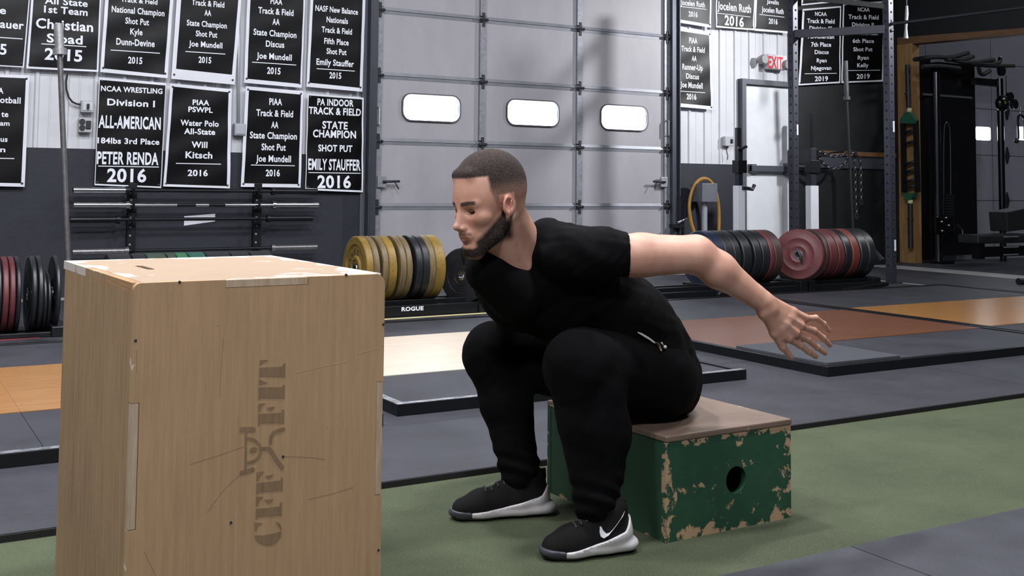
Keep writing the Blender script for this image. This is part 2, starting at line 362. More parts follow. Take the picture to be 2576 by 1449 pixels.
for x in xs2: MB().box((x-.008, WY+.004, 0), (x+.008, WY+.03, 4.3)).build('seam_backing', gasket, door2)
for y in (280, 391, 505):
    p = at(2535, y, WY-.02); v, f = flat([(p[0]-.03, p[2]), (p[0], p[2]-.12), (p[0]+.05, p[2]), (p[0], p[2]+.12)], [], .02); MB().add(xz(v, WY-.01), f).build('hinge', dark_steel, door2)

# exit door : door_3
ed = thing('door_3', None, None, (9.17, WY, 0)); ed['kind'] = 'structure'
ex0, ex1, ezt = at(1866, 300, WY)[0], at(1984, 300, WY)[0], at(1866, 212, WY)[2]
MB().box((ex0, WY-.03, .0), (ex1, WY+.1, ezt)).build('door_leaf', mat('white_door_paint', (214, 217, 223), .4, var=.04), ed)
fm = mat('door_frame_grey', (84, 87, 96), .5, .2)
MB().box((ex0-.06, WY-.08, 0), (ex0, WY-.0, ezt+.06)).box((ex1, WY-.08, 0), (ex1+.05, WY, ezt+.06)).box((ex0, WY-.08, ezt), (ex1, WY, ezt+.06)).build('door_frame', fm, ed)
pz_ = at(1900, 424, WY)[2]
MB().box((ex0+.06, WY-.11, pz_-.035), (ex1-.05, WY-.06, pz_+.035)).box((ex0+.06, WY-.1, pz_-.05), (ex0+.14, WY-.03, pz_+.05)).box((ex1-.13, WY-.12, pz_-.07), (ex1-.03, WY-.03, pz_+.07)).build('panic_bar', mat('push_bar_grey', (92, 95, 104), .4, .5), ed, bevel=.004)

# ------------------------------------------------------------------ banners
ban_white = mat('white_vinyl', (214, 217, 226), .45, var=.03)
ban_black = mat('black_vinyl', (4, 4, 8), .4, var=.3, vscale=4, spec=.22)
ban_text = mat('white_print', (222, 226, 236), .5)
brass = mat('steel_grommet', (90, 92, 100), .4, .8)
def banner(label, quad, inset, lines, rules=(), rot=0, Y=WY-.075, seed=0, group='award banners on the wall'):
    TL, TR, BR, BL = [at(p[0], p[1], Y) for p in quad]
    c = (TL+TR+BR+BL)/4
    t = thing('banner', label, 'banner', (c[0], Y, c[2]), group)
    rnd = random.Random(seed+11); A = [rnd.uniform(.3, 1) for _ in range(4)]
    def dy(x, z): return .007*A[0]*math.sin(7*A[1]*(x-c[0])+3*(z-c[2])+6*A[2])+.004*A[3]*math.sin(19*(z-c[2])-9*(x-c[0]))
    def quadpt(q, u, v):
        TL, TR, BR, BL = q; return (TL*(1-u)+TR*u)*(1-v)+(BL*(1-u)+BR*u)*v
    def sheet(q, off, th, nx=14, ny=18):
        mb = MB(); vs = []
        for s in (0, 1):
            for j in range(ny+1):
                for i in range(nx+1):
                    p = quadpt(q, i/nx, j/ny); vs.append((p[0], Y+dy(p[0], p[2])-off-th*(1-s), p[2]))
        W = nx+1; M_ = W*(ny+1); fs = []
        for j in range(ny):
            for i in range(nx):
                a = j*W+i; fs.append((a, a+W, a+W+1, a+1)); fs.append((M_+a, M_+a+1, M_+a+W+1, M_+a+W))
        for i in range(nx): fs.append((i, i+1, M_+i+1, M_+i)); b = ny*W; fs.append((b+i+1, b+i, M_+b+i, M_+b+i+1))
        for j in range(ny): a = j*W; fs.append((a+W, a, M_+a, M_+a+W)); a += nx; fs.append((a, a+W, M_+a+W, M_+a))
        return mb.add(vs, fs, True)
    Q = (TL, TR, BR, BL)
    sheet(Q, 0, .0015).build('vinyl_sheet', ban_white, t)
    l, tp, r, b = inset
    Q2 = [at(quad[0][0]+l, quad[0][1]+tp, Y), at(quad[1][0]-r, quad[1][1]+tp, Y), at(quad[2][0]-r, quad[2][1]-b, Y), at(quad[3][0]+l, quad[3][1]-b, Y)]
    sheet(Q2, .002, .0008).build('printed_field', ban_black, t)
    mb = MB()
    for L in lines:
        s, x, y, wd, h = L[:5]; bold = L[5] if len(L) > 5 else .024
        U, F = text_geo(s, bold); p0, p1 = at(x-wd/2, y, Y), at(x+wd/2, y, Y); W = p1[0]-p0[0]; Hh = 1.16*(at(x, y-h/2, Y)[2]-at(x, y+h/2, Y)[2]); pc = at(x, y, Y)
        vs = []
        for u in U:
            dx, dz = u[0]*W, u[1]*Hh; X = pc[0]+dx*math.cos(rot)-dz*math.sin(rot)*0; Z = pc[2]+dz+dx*math.sin(rot)
            vs.append((X, Y+dy(X, Z)-.0042, Z))
        MB().add(vs, F).build('lettering', ban_text, t)
    for x0, x1, y in rules:
        a, b_ = at(x0, y, Y), at(x1, y, Y); n = 8; zc = at((x0+x1)/2, y, Y)[2]; ht = .0035; vs = []
        for i in range(n+1):
            X = a[0]+(b_[0]-a[0])*i/n; Z = zc+(X-(a[0]+b_[0])/2)*math.sin(rot)
            vs += [(X, Y+dy(X, Z)-.0042, Z-ht), (X, Y+dy(X, Z)-.0042, Z+ht)]
        MB().add(vs, [(2*i, 2*i+2, 2*i+3, 2*i+1) for i in range(n)]).build('rule_line', ban_text, t)
    for u, v in ((.04, .97), (.96, .97), (.04, .03), (.96, .03)):
        p = quadpt(Q, u, v); MB().cyl((p[0], Y+dy(p[0], p[2])-.006, p[2]), (p[0], Y+dy(p[0], p[2])-.001, p[2]), .009, 10).build('grommet', brass, t)
    return t
TB = .028
banner('black banner cut off at the upper left edge, reading auer', [(-130, -170), (88, -150), (60, 170), (-150, 158)], (6, 5, 3, 3), [('e', 7, 26, 16, 17), ('auer', 30, 62, 60, 18), ('5', 8, 124, 17, 24)], [(-40, 57, 95)], seed=1)
banner('black all state first team 2015 banner behind the upright bar', [(92, -190), (262, -180), (247, 181), (66, 172)], (6, 5, 4, 5), [('All State', 167, 5, 108, 15), ('1st Team', 166, 27, 110, 16), ('Christian', 163, 63, 144, 22), ('Sload', 163, 98, 90, 20), ('2015', 160, 138, 95, 26, TB)], [(104, 217, 114)], seed=2)
banner('black national champion shot put 2015 banner with white border', [(277, -180), (448, -170), (421, 197), (252, 181)], (9, 6, 8, 9), [('Track & Field', 350, 2, 92, 11), ('National Champion', 348, 28, 133, 14), ('Shot Put', 345, 54, 60, 14), ('Kyle', 343, 80, 31, 14), ('Dunn-Devine', 341, 107, 96, 15), ('2015', 340, 152, 36, 15, TB)], [(278, 402, 130)], seed=3)
banner('black AA state champion shot put 2015 banner with wide white foot', [(455, -170), (618, -150), (590, 213), (431, 198)], (12, 6, 7, 25), [('Track & Field', 523, 9, 82, 13), ('AA', 522, 33, 17, 13), ('State Champion', 520, 61, 101, 13), ('Shot Put', 519, 86, 54, 13), ('Joe Mundell', 517, 112, 84, 13), ('2015', 515, 151, 32, 14, TB)], [(466, 566, 133)], seed=4)
banner('black AA state champion discus 2015 banner', [(628, -150), (772, -135), (759, 221), (614, 208)], (8, 6, 4, 10), [('PIAA', 695, 4, 30, 13), ('Track & Field', 694, 29, 88, 14), ('AA', 694, 55, 18, 14), ('State Champion', 692, 84, 108, 14), ('Discus', 692, 111, 46, 14), ('Joe Mundell', 690, 142, 88, 14), ('2015', 689, 178, 34, 15, TB)], [(634, 745, 160)], seed=5)
banner('black new balance nationals fifth place 2015 banner beside the big door', [(786, -130), (924, -118), (911, 231), (771, 218)], (7, 6, 7, 10), [('NASF New Balance', 847, 25, 108, 13), ('Nationals', 848, 51, 54, 13), ('Track & Field', 847, 77, 77, 13), ('Fifth Place', 846, 105, 62, 13), ('Shot Put', 846, 130, 50, 13), ('Emily Stauffer', 843, 158, 94, 14), ('2015', 843, 190, 30, 14, TB)], [(796, 892, 176)], seed=6)
banner('black football banner cut off at the left edge, lower row', [(-110, 183), (74, 190), (62, 470), (-115, 466)], (6, 7, 9, 9), [('A', 2, 228, 13, 13), ('otball', 26, 252, 52, 14), ('te', 12, 287, 18, 13), ('am', 12, 310, 24, 11), ('us', 10, 350, 18, 12), ('n', 7, 376, 13, 12)], [(-60, 36, 398)], seed=7)
banner('black NCAA wrestling all-american banner dated 2016', [(249, 195), (418, 209), (405, 473), (238, 466)], (2, 6, 2, 4), [('NCAA WRESTLING', 332, 226, 155, 12, TB), ('Division I', 330, 259, 120, 15, TB), ('ALL-AMERICAN', 327, 308, 156, 28, TB), ('184lbs 3rd Place', 324, 355, 155, 13, TB), ('PETER RENDA', 322, 398, 154, 28, TB), ('2016', 319, 441, 98, 30, TB)], [(247, 399, 419)], seed=8)
banner('black water polo all-state banner dated 2016', [(428, 210), (583, 224), (578, 474), (411, 469)], (7, 8, 8, 6), [('PIAA', 505, 258, 42, 12, TB), ('PSWPL', 504, 276, 62, 12, TB), ('Water Polo', 502, 310, 97, 13, TB), ('All-State', 502, 331, 78, 13, TB), ('Will', 501, 364, 40, 14, TB), ('Kitsch', 500, 390, 68, 15, TB), ('2016', 497, 435, 50, 14, TB)], [(442, 555, 412)], seed=9)
banner('black AA state champion shot put banner dated 2016', [(618, 217), (763, 229), (756, 472), (606, 470)], (8, 9, 6, 9), [('PIAA', 693, 256, 32, 15), ('Track & Field', 691, 285, 93, 15), ('AA', 691, 314, 18, 15), ('State Champion', 688, 341, 118, 15), ('Shot Put', 688, 370, 61, 15), ('Joe Mundell', 688, 399, 88, 15), ('2016', 686, 435, 35, 15, TB)], [(631, 741, 416)], seed=10)
banner('black indoor state champion shot put 2016 banner beside the big door', [(775, 236), (914, 246), (914, 484), (768, 478)], (2, 4, 4, 5), [('PA INDOOR', 844, 258, 90, 15, TB), ('TRACK & FIELD', 843, 280, 130, 16, TB), ('STATE', 843, 315, 64, 17, TB), ('CHAMPION', 842, 337, 108, 17, TB), ('SHOT PUT', 844, 373, 85, 15, TB), ('EMILY STAUFFER', 842, 414, 132, 25, TB), ('2016', 841, 457, 84, 28, TB)], [(776, 907, 435)], seed=11)
GR = 'award banners right of the big door'
banner('black 2016 banner above the runner-up banner', [(1703, -180), (1794, -170), (1788, 70), (1703, 56)], (2, 5, 4, 8), [('Jocelen Ruth', 1742, 9, 60, 12), ('2016', 1742, 36, 22, 12, TB)], [(1707, 1776, 20)], seed=12, group=GR)
banner('black banner with large white 2016, middle of the top right row', [(1803, -180), (1904, -170), (1897, 76), (1800, 69)], (3, 5, 3, 4), [('Jocelen Ruth', 1847, 18, 84, 18), ('2016', 1847, 53, 50, 22, TB)], [(1803, 1888, 38)], seed=13, group=GR)
banner('black javelin banner dated 2016 above the exit sign', [(1906, -170), (1990, -165), (1985, 84), (1898, 77)], (4, 5, 4, 5), [('Javelin', 1943, 5, 30, 10), ('Jocelen Ruth', 1943, 26, 54, 12), ('2016', 1944, 54, 22, 12, TB)], [(1910, 1972, 40)], seed=14, group=GR)
banner('black runner-up discus banner dated 2016', [(1703, 69), (1787, 81), (1794, 276), (1703, 268)], (1, 8, 5, 9), [('PIAA', 1743, 102, 20, 13), ('Track & Field', 1743, 124, 58, 12), ('AA', 1746, 147, 12, 12), ('Runner-Up', 1742, 169, 50, 13), ('Discus', 1742, 192, 32, 12), ('Joe Mundell', 1740, 214, 56, 13), ('2016', 1740, 243, 24, 13, TB)], [(1707, 1774, 231)], seed=15, group=GR)
GD = 'award banners on the dark wall'
banner('black seventh place discus banner dated 2019 on the dark wall', [(2018, 23), (2116, 15), (2114, 209), (2009, 215)], (5, 4, 3, 4), [('NCAA', 2065, 35, 30, 9), ('Track & Field', 2065, 53, 70, 10), ('Division III', 2064, 71, 58, 9), ('All-American', 2065, 92, 68, 9), ('7th Place', 2065, 112, 51, 10), ('Discus', 2066, 131, 36, 9), ('Ryan', 2066, 152, 26, 9), ('Njegovan', 2065, 171, 51, 9), ('2019', 2065, 198, 33, 11, TB)], [(2024, 2104, 185)], rot=.07, seed=16, group=GD)
banner('black sixth place shot put banner dated 2019 on the dark wall', [(2120, 9), (2224, 3), (2221, 205), (2117, 209)], (3, 4, 3, 4), [('NCAA', 2172, 24, 30, 9), ('Track & Field', 2172, 43, 76, 10), ('Division II', 2170, 62, 55, 9), ('All-American', 2172, 83, 72, 9), ('6th Place', 2171, 103, 53, 9), ('Shot Put', 2170, 124, 48, 9), ('Ryan', 2171, 145, 28, 9), ('Kelly', 2170, 164, 28, 9), ('2019', 2171, 192, 33, 11, TB)], [(2132, 2213, 177)], rot=.07, seed=17, group=GD)
banner('white-edged foot of a banner above the seventh place banner', [(2022, -180), (2104, -185), (2100, 6), (2016, 14)], (4, 4, 4, 4), [], rot=.07, seed=18, group=GD)
banner('white-edged foot of a banner above the sixth place banner', [(2110, -190), (2226, -195), (2222, -4), (2108, 4)], (4, 4, 4, 4), [], rot=.07, seed=19, group=GD)

# ================================================================== PLATFORMS
fr_m = mat('black_platform_frame', (26, 27, 31), .35, .4, wear=((120, 120, 126), 60, .74), bump=.05)
worn_edge = mat('scuffed_frame_top', (188, 190, 198), .35, .5, rgb2=(60, 62, 70), vscale=30)
wood_o = mat('glossy_platform_birch', (168, 122, 72), .24, rgb2=(150, 104, 58), vscale=3, vstretch=(1, 9, 1), spec=.6, coat=.0)
wood_r = mat('glossy_platform_redwood', (112, 76, 58), .3, rgb2=(98, 62, 44), vscale=3, vstretch=(1, 9, 1), spec=.5)
wood_l = mat('glare_paled_platform_wood', (216, 202, 188), .34, rgb2=(200, 182, 164), vscale=3, vstretch=(1, 9, 1), spec=.6, coat=.0)  # window glare is put into this pale wood colour
def platform(label, x0, x1, y0, y1, w0, w1, wood, top_edge=None):
    zb, zt = .02, .066; fw = .045
    t = thing('lifting_platform', label, 'platform', ((x0+x1)/2, (y0+y1)/2, zb), 'lifting platforms')
    for a, b in (((x0, y0, zb), (x1, y0+fw, zt)), ((x0, y1-fw, zb), (x1, y1, zt)), ((x0, y0+fw, zb), (x0+fw, y1-fw, zt)), ((x1-fw, y0+fw, zb), (x1, y1-fw, zt))):
        MB().box(a, b).build('frame_bar', fr_m, t, bevel=.002)
    if top_edge:
        mb = MB().box((x0+.004, y0+.004, zt-.001), (x1-.004, y0+fw-.006, zt+.0008)); mb.box((x0+.004, y0+fw, zt-.001), (x0+fw-.006, y1, zt+.0008)); mb.build('worn_edge_strip', worn_edge, t)
    xi0, xi1 = x0+fw+.002, x1-fw-.002
    for ya, yb in ((y0+fw+.002, w0-.002), (w1+.002, y1-fw-.002)):
        n = 2
        for k in range(n):
            MB().box((xi0+(xi1-xi0)*k/n+.001, ya, zb), (xi0+(xi1-xi0)*(k+1)/n-.001, yb, zt-.006)).build('rubber_panel', mat_rub2, t)
    for k in range(2):
        MB().box((xi0+(xi1-xi0)*k/2+.0004, w0, zb), (xi0+(xi1-xi0)*(k+1)/2-.0004, w1, zt-.003)).build('wood_panel', wood, t)
    return t
def X_(x, y, z=.02): return az(x, y, z)[0]
def Y_(x, y, z=.02): return az(x, y, z)[1]
p1x0, p1x1 = X_(999, 1048), X_(1887, 956)
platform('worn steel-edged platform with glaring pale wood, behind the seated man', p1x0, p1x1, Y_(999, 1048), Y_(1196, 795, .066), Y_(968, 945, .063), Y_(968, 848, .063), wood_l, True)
platform('platform with orange wood at the left edge, behind the tall plyo box', p1x0-2.5, p1x0-.12, Y_(70, 1172), Y_(1196, 795, .066), Y_(0, 1040, .063), Y_(0, 925, .063), wood_o, True)
p2x0, p2x1 = X_(2082, 948), X_(2576, 868)
p3x0, p3x1 = X_(2576, 852), X_(2348, 728)
platform('reddish wood platform under the outstretched hand', p2x0, p3x0-.03, Y_(2082, 948), Y_(2348, 728), Y_(1860, 878, .063), Y_(1720, 806, .063), wood_r)
platform('golden wood platform at the right edge with bright window glare', p3x0, p3x0+2.44, Y_(2082, 948)+.05, Y_(2348, 728), Y_(2576, 812, .063), Y_(2130, 775, .063), wood_o)
fx, fy = az(2280, 900, .07)[:2]
m_ = MB().box((p2x0+.05, Y_(2082, 948)+.05, .0605), (fx, Y_(1860, 872, .07), .078)); tagit(m_.build('rubber_mat', mat('loose_charcoal_mat', (66, 68, 76), .7, bump=.6, bscale=260, wear=((98, 100, 108), 260, .64)), None, bevel=.003, loc=((p2x0+fx)/2, 4.3, .0605)), 'loose charcoal rubber mat on the corner of the reddish platform', 'mat')

# ================================================================== PLATES
rubber_b = mat('black_bumper_rubber', (30, 31, 36), .42, var=.35, vscale=9, bump=.1)
rubber_y = mat('yellow_bumper_rubber', (142, 116, 48), .45, rgb2=(108, 86, 42), vscale=9, bump=.1, wear=((90, 78, 56), 22, .62))
rubber_t = mat('dirty_tan_bumper_rubber', (122, 104, 68), .45, rgb2=(86, 74, 58), vscale=9, vstretch=(6, 1, 1), bump=.1)
rubber_r = mat('red_bumper_rubber', (98, 46, 50), .5, rgb2=(80, 38, 42), vscale=9, bump=.1)
rubber_rd = mat('brown_red_bumper_rubber', (70, 44, 43), .5, rgb2=(60, 44, 42), vscale=7, bump=.1)
rubber_bl = mat('blue_bumper_rubber', (28, 38, 62), .4, rgb2=(22, 30, 50), vscale=9, bump=.1)
rubber_g = mat('green_bumper_rubber', (52, 110, 74), .5, rgb2=(44, 92, 62), vscale=9, bump=.1)
rubber_dg = mat('faded_green_bumper_rubber', (58, 72, 60), .5, rgb2=(46, 58, 50), vscale=9, bump=.1)
PL = {}
def plate(kind, m, t, R, x, y, z, label, group, tiltz=0, tilty=0):
    """disc, axis X, faces at x..x+t, centre height z"""
    key = (kind, round(t, 3), round(R, 3))
    th = thing('bumper_plate', label, 'weight plate', (x+t/2, y, z), group); th.rotation_euler = (random.uniform(0, 6.28), tilty, tiltz)
    if key not in PL:
        h = t/2; d = min(.012, t*.3)
        prof = [(-h+d, .03), (-h+d, .06), (-h+.001, .066), (-h+.001, .085), (-h+d, .095), (-h+d, R*.70), (-h+.001, R*.76), (-h, R*.97), (-h+.006, R), (h-.006, R), (h, R*.97), (h-.001, R*.76), (h-d, R*.70), (h-d, .095), (h-.001, .085), (h-.001, .066), (h-d, .06), (h-d, .03)]
        if kind == 'flat':
            prof = [(-h, .03), (-h, R*.3), (-h-.0015, R*.31), (-h-.0015, R*.33), (-h, R*.34), (-h, R*.62), (-h-.0015, R*.63), (-h-.0015, R*.65), (-h, R*.66), (-h, R*.96), (-h+.008, R), (h-.008, R), (h, R*.96), (h, .03)]
        a = MB().lathe(prof, n=56).build('rubber_disc', m)
        b = MB().lathe([(-h-.001, .0255), (-h-.001, .038), (-h+.004, .04), (h-.004, .04), (h+.001, .038), (h+.001, .0255), (-h-.001, .0255)], n=24).build('hub_ring', chrome)
        PL[key] = (a, b); a.parent = th; b.parent = th
    else:
        for q in PL[key]:
            c = q.copy(); COL.objects.link(c); c.parent = th; c.data = q.data
            if q is PL[key][0] and c.data.materials[0] != m:
                c.material_slots[0].link = 'OBJECT'; c.material_slots[0].material = m
    return th
def rack(label, x0, x1, yc, zr, wheels=(), txt=None, s_=.08):
    t = thing('plate_rack', label, 'weight rack', ((x0+x1)/2, yc, .02), 'low plate racks on the floor')
    for s in (-1, 1):
        MB().box((x0, yc+s*s_-.025, max(.021, zr-.05)), (x1, yc+s*s_+.025, zr)).build('rail', black_steel, t, bevel=.003)
    for x in (x0, x1-.1):
        MB().box((x, yc-.22, .02), (x+.1, yc+.22, max(zr, .07)+.012)).build('end_block', black_steel, t, bevel=.006)
    MB().box((x0+.1, yc-.2, .022), (x1-.1, yc-.15, max(zr-.03, .05))).build('front_bar', black_steel, t, bevel=.003)
    n = max(2, int((x1-x0)/.16))
    for k in range(1, n):
        x = x0+(x1-x0)*k/n; MB().box((x-.012, yc-.1, max(.02, zr-.045)), (x+.012, yc+.1, max(.028, zr-.03))).build('cross_strap', black_steel, t)
    for x in wheels:
        MB().cyl((x+.05, yc-.232, .062), (x+.05, yc-.218, .062), .026, 18).build('wheel_bolt', chrome, t)
        MB().box((x+.1, yc-.2, .02), (x+.13, yc+.2, zr)).build('foot', black_steel, t, bevel=.004)
    if txt:
        U, F = text_geo('ROGUE', .04); cx, y, h = txt
        MB().add([(cx+u[0]*.17, yc-.2012, zr-.052+u[1]*.03) for u in U], F).build('lettering', ban_text, t)
    return t
YC = Y_(1235, 788)+.27
TOPZ = at(900, 594, YC)[2]; R = .229; ZC = TOPZ-R; ZR = ZC-math.sqrt(R*R-.055**2); ZL = .038
ORD = ['first', 'second', 'third', 'fourth', 'fifth', 'sixth', 'seventh', 'eighth', 'ninth', 'tenth', 'eleventh', 'twelfth']
def row(edges, rackname, group, Rr=R, top=False, zr=None):
    """edges: (px of left outline, px of right outline, material, colour word, kind)"""
    last = None
    for i, e in enumerate(edges):
        Y = YC if top else YC-Rr
        xa, xb = at(e[0], 640, Y)[0], at(e[1], 640, Y)[0]
        rr = e[5] if len(e) > 5 else Rr
        plate(e[4], e[2], xb-xa-.003, rr, xa+.0015, YC, (ZR if zr is None else zr)+math.sqrt(max(rr*rr-.055**2, .001))+.0005, f'{e[3]} bumper plate, {ORD[i]} from left {rackname}', group)
Y8 = at(2, 640, YC)[0]
row([(924, 943, rubber_y, 'bright yellow', 'cup'), (943, 959, rubber_t, 'grimy yellow', 'cup'), (965, 981, rubber_t, 'brownish yellow', 'cup'), (981, 1002, rubber_y, 'golden yellow', 'cup'), (1010, 1026, rubber_t, 'dull brown-yellow', 'cup'), (1026, 1041, rubber_t, 'worn tan', 'cup'), (1050, 1067, rubber_b, 'black', 'cup'), (1067, 1084, rubber_b, 'scuffed black', 'cup'), (1084, 1099, rubber_t, 'tan-edged yellow', 'cup'), (1099, 1124, rubber_y, 'thick clean yellow', 'cup')], 'in the yellow plate row', 'bumper plates in the yellow row')
xr0, xr1 = at(850, 700, YC-.2)[0], at(1234, 700, YC-.2)[0]
rack('low black plate rack under the yellow plates, beside the seated man', xr0-.2, xr1, YC, ZR, wheels=(xr1-.1,), txt=(at(1038, 764, YC-.2)[0], 0, 0))
pb_ = at(1148, 676, YC); xx = at(1140, 676, YC)[0]+.03
th = plate('flat', rubber_b, .05, .205, xx, YC-.06, ZR+.15, 'black bumper plate leaning open just past the thick yellow one', 'bumper plates in the yellow row', tiltz=math.radians(24)); th.rotation_euler[0] = 0
# raised letters on the first yellow plate
lt = thing_holder = [o for o in bpy.data.objects if o.get('label', '').startswith('bright yellow')][0]; lt.rotation_euler = (0, 0, 0)
mb = MB()
for i, ch in enumerate('IVANKO'):
    U, F = text_geo(ch, .03); a = math.radians(205-26*i); rr = .118
    for_ = []; fx_ = lt.location.x+min(v.co.x for v in lt.children[0].data.vertices)+.0108
    for u in U:
        wd = .012 if ch == 'I' else .03
        r_ = rr+u[1]*.042; a_ = a-u[0]*wd/rr; for_.append((fx_, lt.location.y-r_*math.cos(a_), lt.location.z+r_*math.sin(a_)))
    mb.add(for_, F)
mb.build('lettering', mat('dark_plate_letters', (70, 58, 30), .6), lt)
# right group
row([(1800, 1828, rubber_bl, 'navy blue', 'flat'), (1828, 1850, rubber_b, 'broad black', 'cup'), (1850, 1866, rubber_b, 'thin black', 'cup'), (1872, 1894, rubber_b, 'black', 'cup'), (1900, 1918, rubber_b, 'glossy black', 'cup'), (1920, 1938, rubber_b, 'plain black', 'cup'), (1940, 1951, rubber_r, 'dull red', 'cup'), (1952, 1972, rubber_rd, 'brown-red', 'cup')], 'in the blue and black row', 'bumper plates in the blue and black row')
th = plate('flat', rubber_b, .035, .2, at(1975, 640, YC)[0]+.03, YC, ZR+.16, 'black plate tipped against the end of the blue and black row', 'bumper plates in the blue and black row', tiltz=math.radians(-6), tilty=math.radians(-8))
xr0, xr1 = at(1690, 700, YC-.2)[0], at(1812, 745, YC-.2)[0]
rack('low black plate rack under the blue and black plates', xr1+.06, at(1990, 720, YC)[0], YC, ZR)
rack('low black plate rack end with round bolt below the forearm', xr1-1.5, xr1, YC-.05, ZR, wheels=(xr1-.1,))
RR2 = .245
th = plate('flat', rubber_r, .06, .222, at(2010, 637, YC-.14)[0]-.03, YC-.14, at(2010, 640, YC-.14)[2], 'large pinkish red plate facing the room with a bright steel hub', 'bumper plates in the red row', tiltz=math.radians(30), tilty=math.radians(6)); th.rotation_euler[0] = 0
row([(2080, 2088, rubber_rd, 'dark red-brown', 'cup'), (2090, 2109, rubber_r, 'deep red', 'cup'), (2111, 2127, rubber_r, 'wine red', 'cup'), (2129, 2145, rubber_b, 'black', 'cup'), (2147, 2165, mat('orange_red_bumper_rubber', (104, 50, 40), .5, var=.15), 'orange-red', 'cup'), (2168, 2188, rubber_b, 'wide black', 'flat'), (2188, 2206, rubber_b, 'last broad black', 'flat')], 'in the red row by the rack', 'bumper plates in the red row')
xe = at(2212, 716, YC-.2)[0]
rack('low black plate rack under the red plates', at(1985, 716, YC)[0], xe, YC, ZR)
m_ = MB().bar((xe-.5, YC-.26, .035), (xe+.05, YC-.2, .075), .12, .03); tagit(m_.build('steel_foot_plate', black_steel, None, loc=(xe-.2, YC-.24, .02)), 'black steel foot sticking out below the red plates', 'foot plate')
a, b = at(2188, 622, YC-.05), at(2221, 658, YC-.25)
t = thing('bar_stub', 'short dark tube sticking out past the last black plate by the rack post', 'bar', tuple((a+b)/2)); MB().tube([a, b], .028, 16).build('tube', dark_steel, t)
MB().tube([a+(b-a)*.9, b+(b-a)*.01], .03, 16).build('end_cap', rubber, t)
# left group
row([(-6, 10, rubber_b, 'black', 'cup'), (11, 28, rubber_r, 'red', 'cup'), (29, 45, rubber_r, 'darker red', 'cup'), (46, 59, rubber_b, 'slim black', 'cup'), (84, 100, rubber_b, 'glossy black', 'flat'), (101, 115, rubber_b, 'ribbed black', 'cup'), (116, 127, rubber_b, 'small black', 'cup', .19), (128, 138, rubber_b, 'smaller black', 'cup', .18), (146, 158, rubber_b, 'tall black', 'cup')], 'in the left edge row', 'bumper plates at the left edge', zr=ZL)
xq = at(165, 700, YC)[0]
rack('low black plate rack at the left edge of the photo', at(-260, 700, YC)[0], xq, YC, ZL)
row([(268, 325, rubber_b, 'black', 'cup'), (327, 362, rubber_b, 'thin dark', 'cup'), (363, 412, rubber_dg, 'faded green', 'cup'), (414, 436, rubber_dg, 'grey-green', 'cup'), (437, 466, rubber_g, 'bright green', 'cup'), (468, 510, mat('teal_bumper_rubber', (36, 84, 72), .5, var=.15), 'teal green', 'cup'), (512, 572, rubber_b, 'black', 'cup'), (574, 620, rubber_b, 'scuffed black', 'cup'), (622, 674, rubber_b, 'last black', 'cup')], 'peeking over the tall plyo box', 'plates behind the tall box', top=True, zr=ZL)
rack('low black plate rack hidden behind the tall plyo box', at(250, 650, YC)[0], at(700, 650, YC)[0], YC, ZL)

# ================================================================== WALL BARBELL RACK
WB = WY-.17
t = thing('barbell_rack', 'black two-post wall rack holding four horizontal barbells', 'barbell rack', (at(490, 550, WB)[0], WY-.06, 1))
for px in (333, 648):
    p0, p1 = at(px, 470, WY-.06), at(px, 640, WY-.06); x = p0[0]
    MB().box((x-.035, WY-.085, .35), (x+.035, WY-.022, p0[2]+.03)).build('upright', black_steel, t, bevel=.003)
    for k in range(14):
        z = .42+k*.075
        if z < p0[2]: MB().cyl((x-.012, WY-.0856, z), (x-.012, WY-.084, z), .009, 10).build('pin_hole', mat('pale_wall_seen_through_hole', (150, 152, 160), .6), t)
BARY = [478, 516, 553, 630]
def barbell(label, pxa, pxb, py, pyb, sh_m, sl_m, Y, group, c0=135, c1=112, white=()):
    a, b = at(pxa, py, Y), at(pxb, pyb, Y); b[2] = a[2]; d = (b-a)/np.linalg.norm(b-a)
    t = thing('barbell', label, 'barbell', tuple((a+b)/2), group)
    ca, cb = at(pxa+c0, py, Y)[0]-a[0], b[0]-at(pxb-c1, pyb, Y)[0]; A, B = a+d*ca, b-d*cb
    MB().tube([A, B], .0145, 14).build('shaft', sh_m, t)
    MB().tube([a, A], .025, 18).build('sleeve', sl_m, t); MB().tube([B, b], .025, 18).build('sleeve', sl_m, t)
    for p in (A, B): MB().tube([p-d*.012, p+d*.018], .034, 18).build('collar', sl_m, t)
    for (u0, u1) in white:
        q0, q1 = at(u0, py, Y), at(u1, py, Y); MB().tube([(q0[0], q0[1], a[2]), (q1[0], q1[1], a[2])], .0152, 14).build('bright_grip', chrome, t)
    return a
G = 'barbells on the wall rack'
bk = mat('black_bar_steel', (38, 39, 44), .35, .7, var=.2)
z0 = barbell('dark barbell with one silver sleeve, topmost on the wall rack', 184, 798, 478, 479, bk, bk, WB, G)
o = MB().tube([at(184, 478, WB), at(316, 478, WB)*[1, 1, 0]+[0, 0, z0[2]]], .0256, 18); o.build('silver_sleeve', chrome, [q for q in bpy.data.objects if q.name.startswith('barbell') and q.get('label', '').startswith('dark barbell with one')][0])
barbell('bright chrome barbell, second from the top on the wall rack', 185, 800, 516, 515, bk, chrome, WB, G, white=((320, 445), (492, 525), (566, 690)))
barbell('all-black barbell in front of the white paper, third on the wall rack', 176, 786, 553, 550, bk, bk, WB, G, c0=120)
barbell('dark barbell lowest on the wall rack, just above the plates', 182, 797, 634, 622, bk, worn_steel, WB, G)
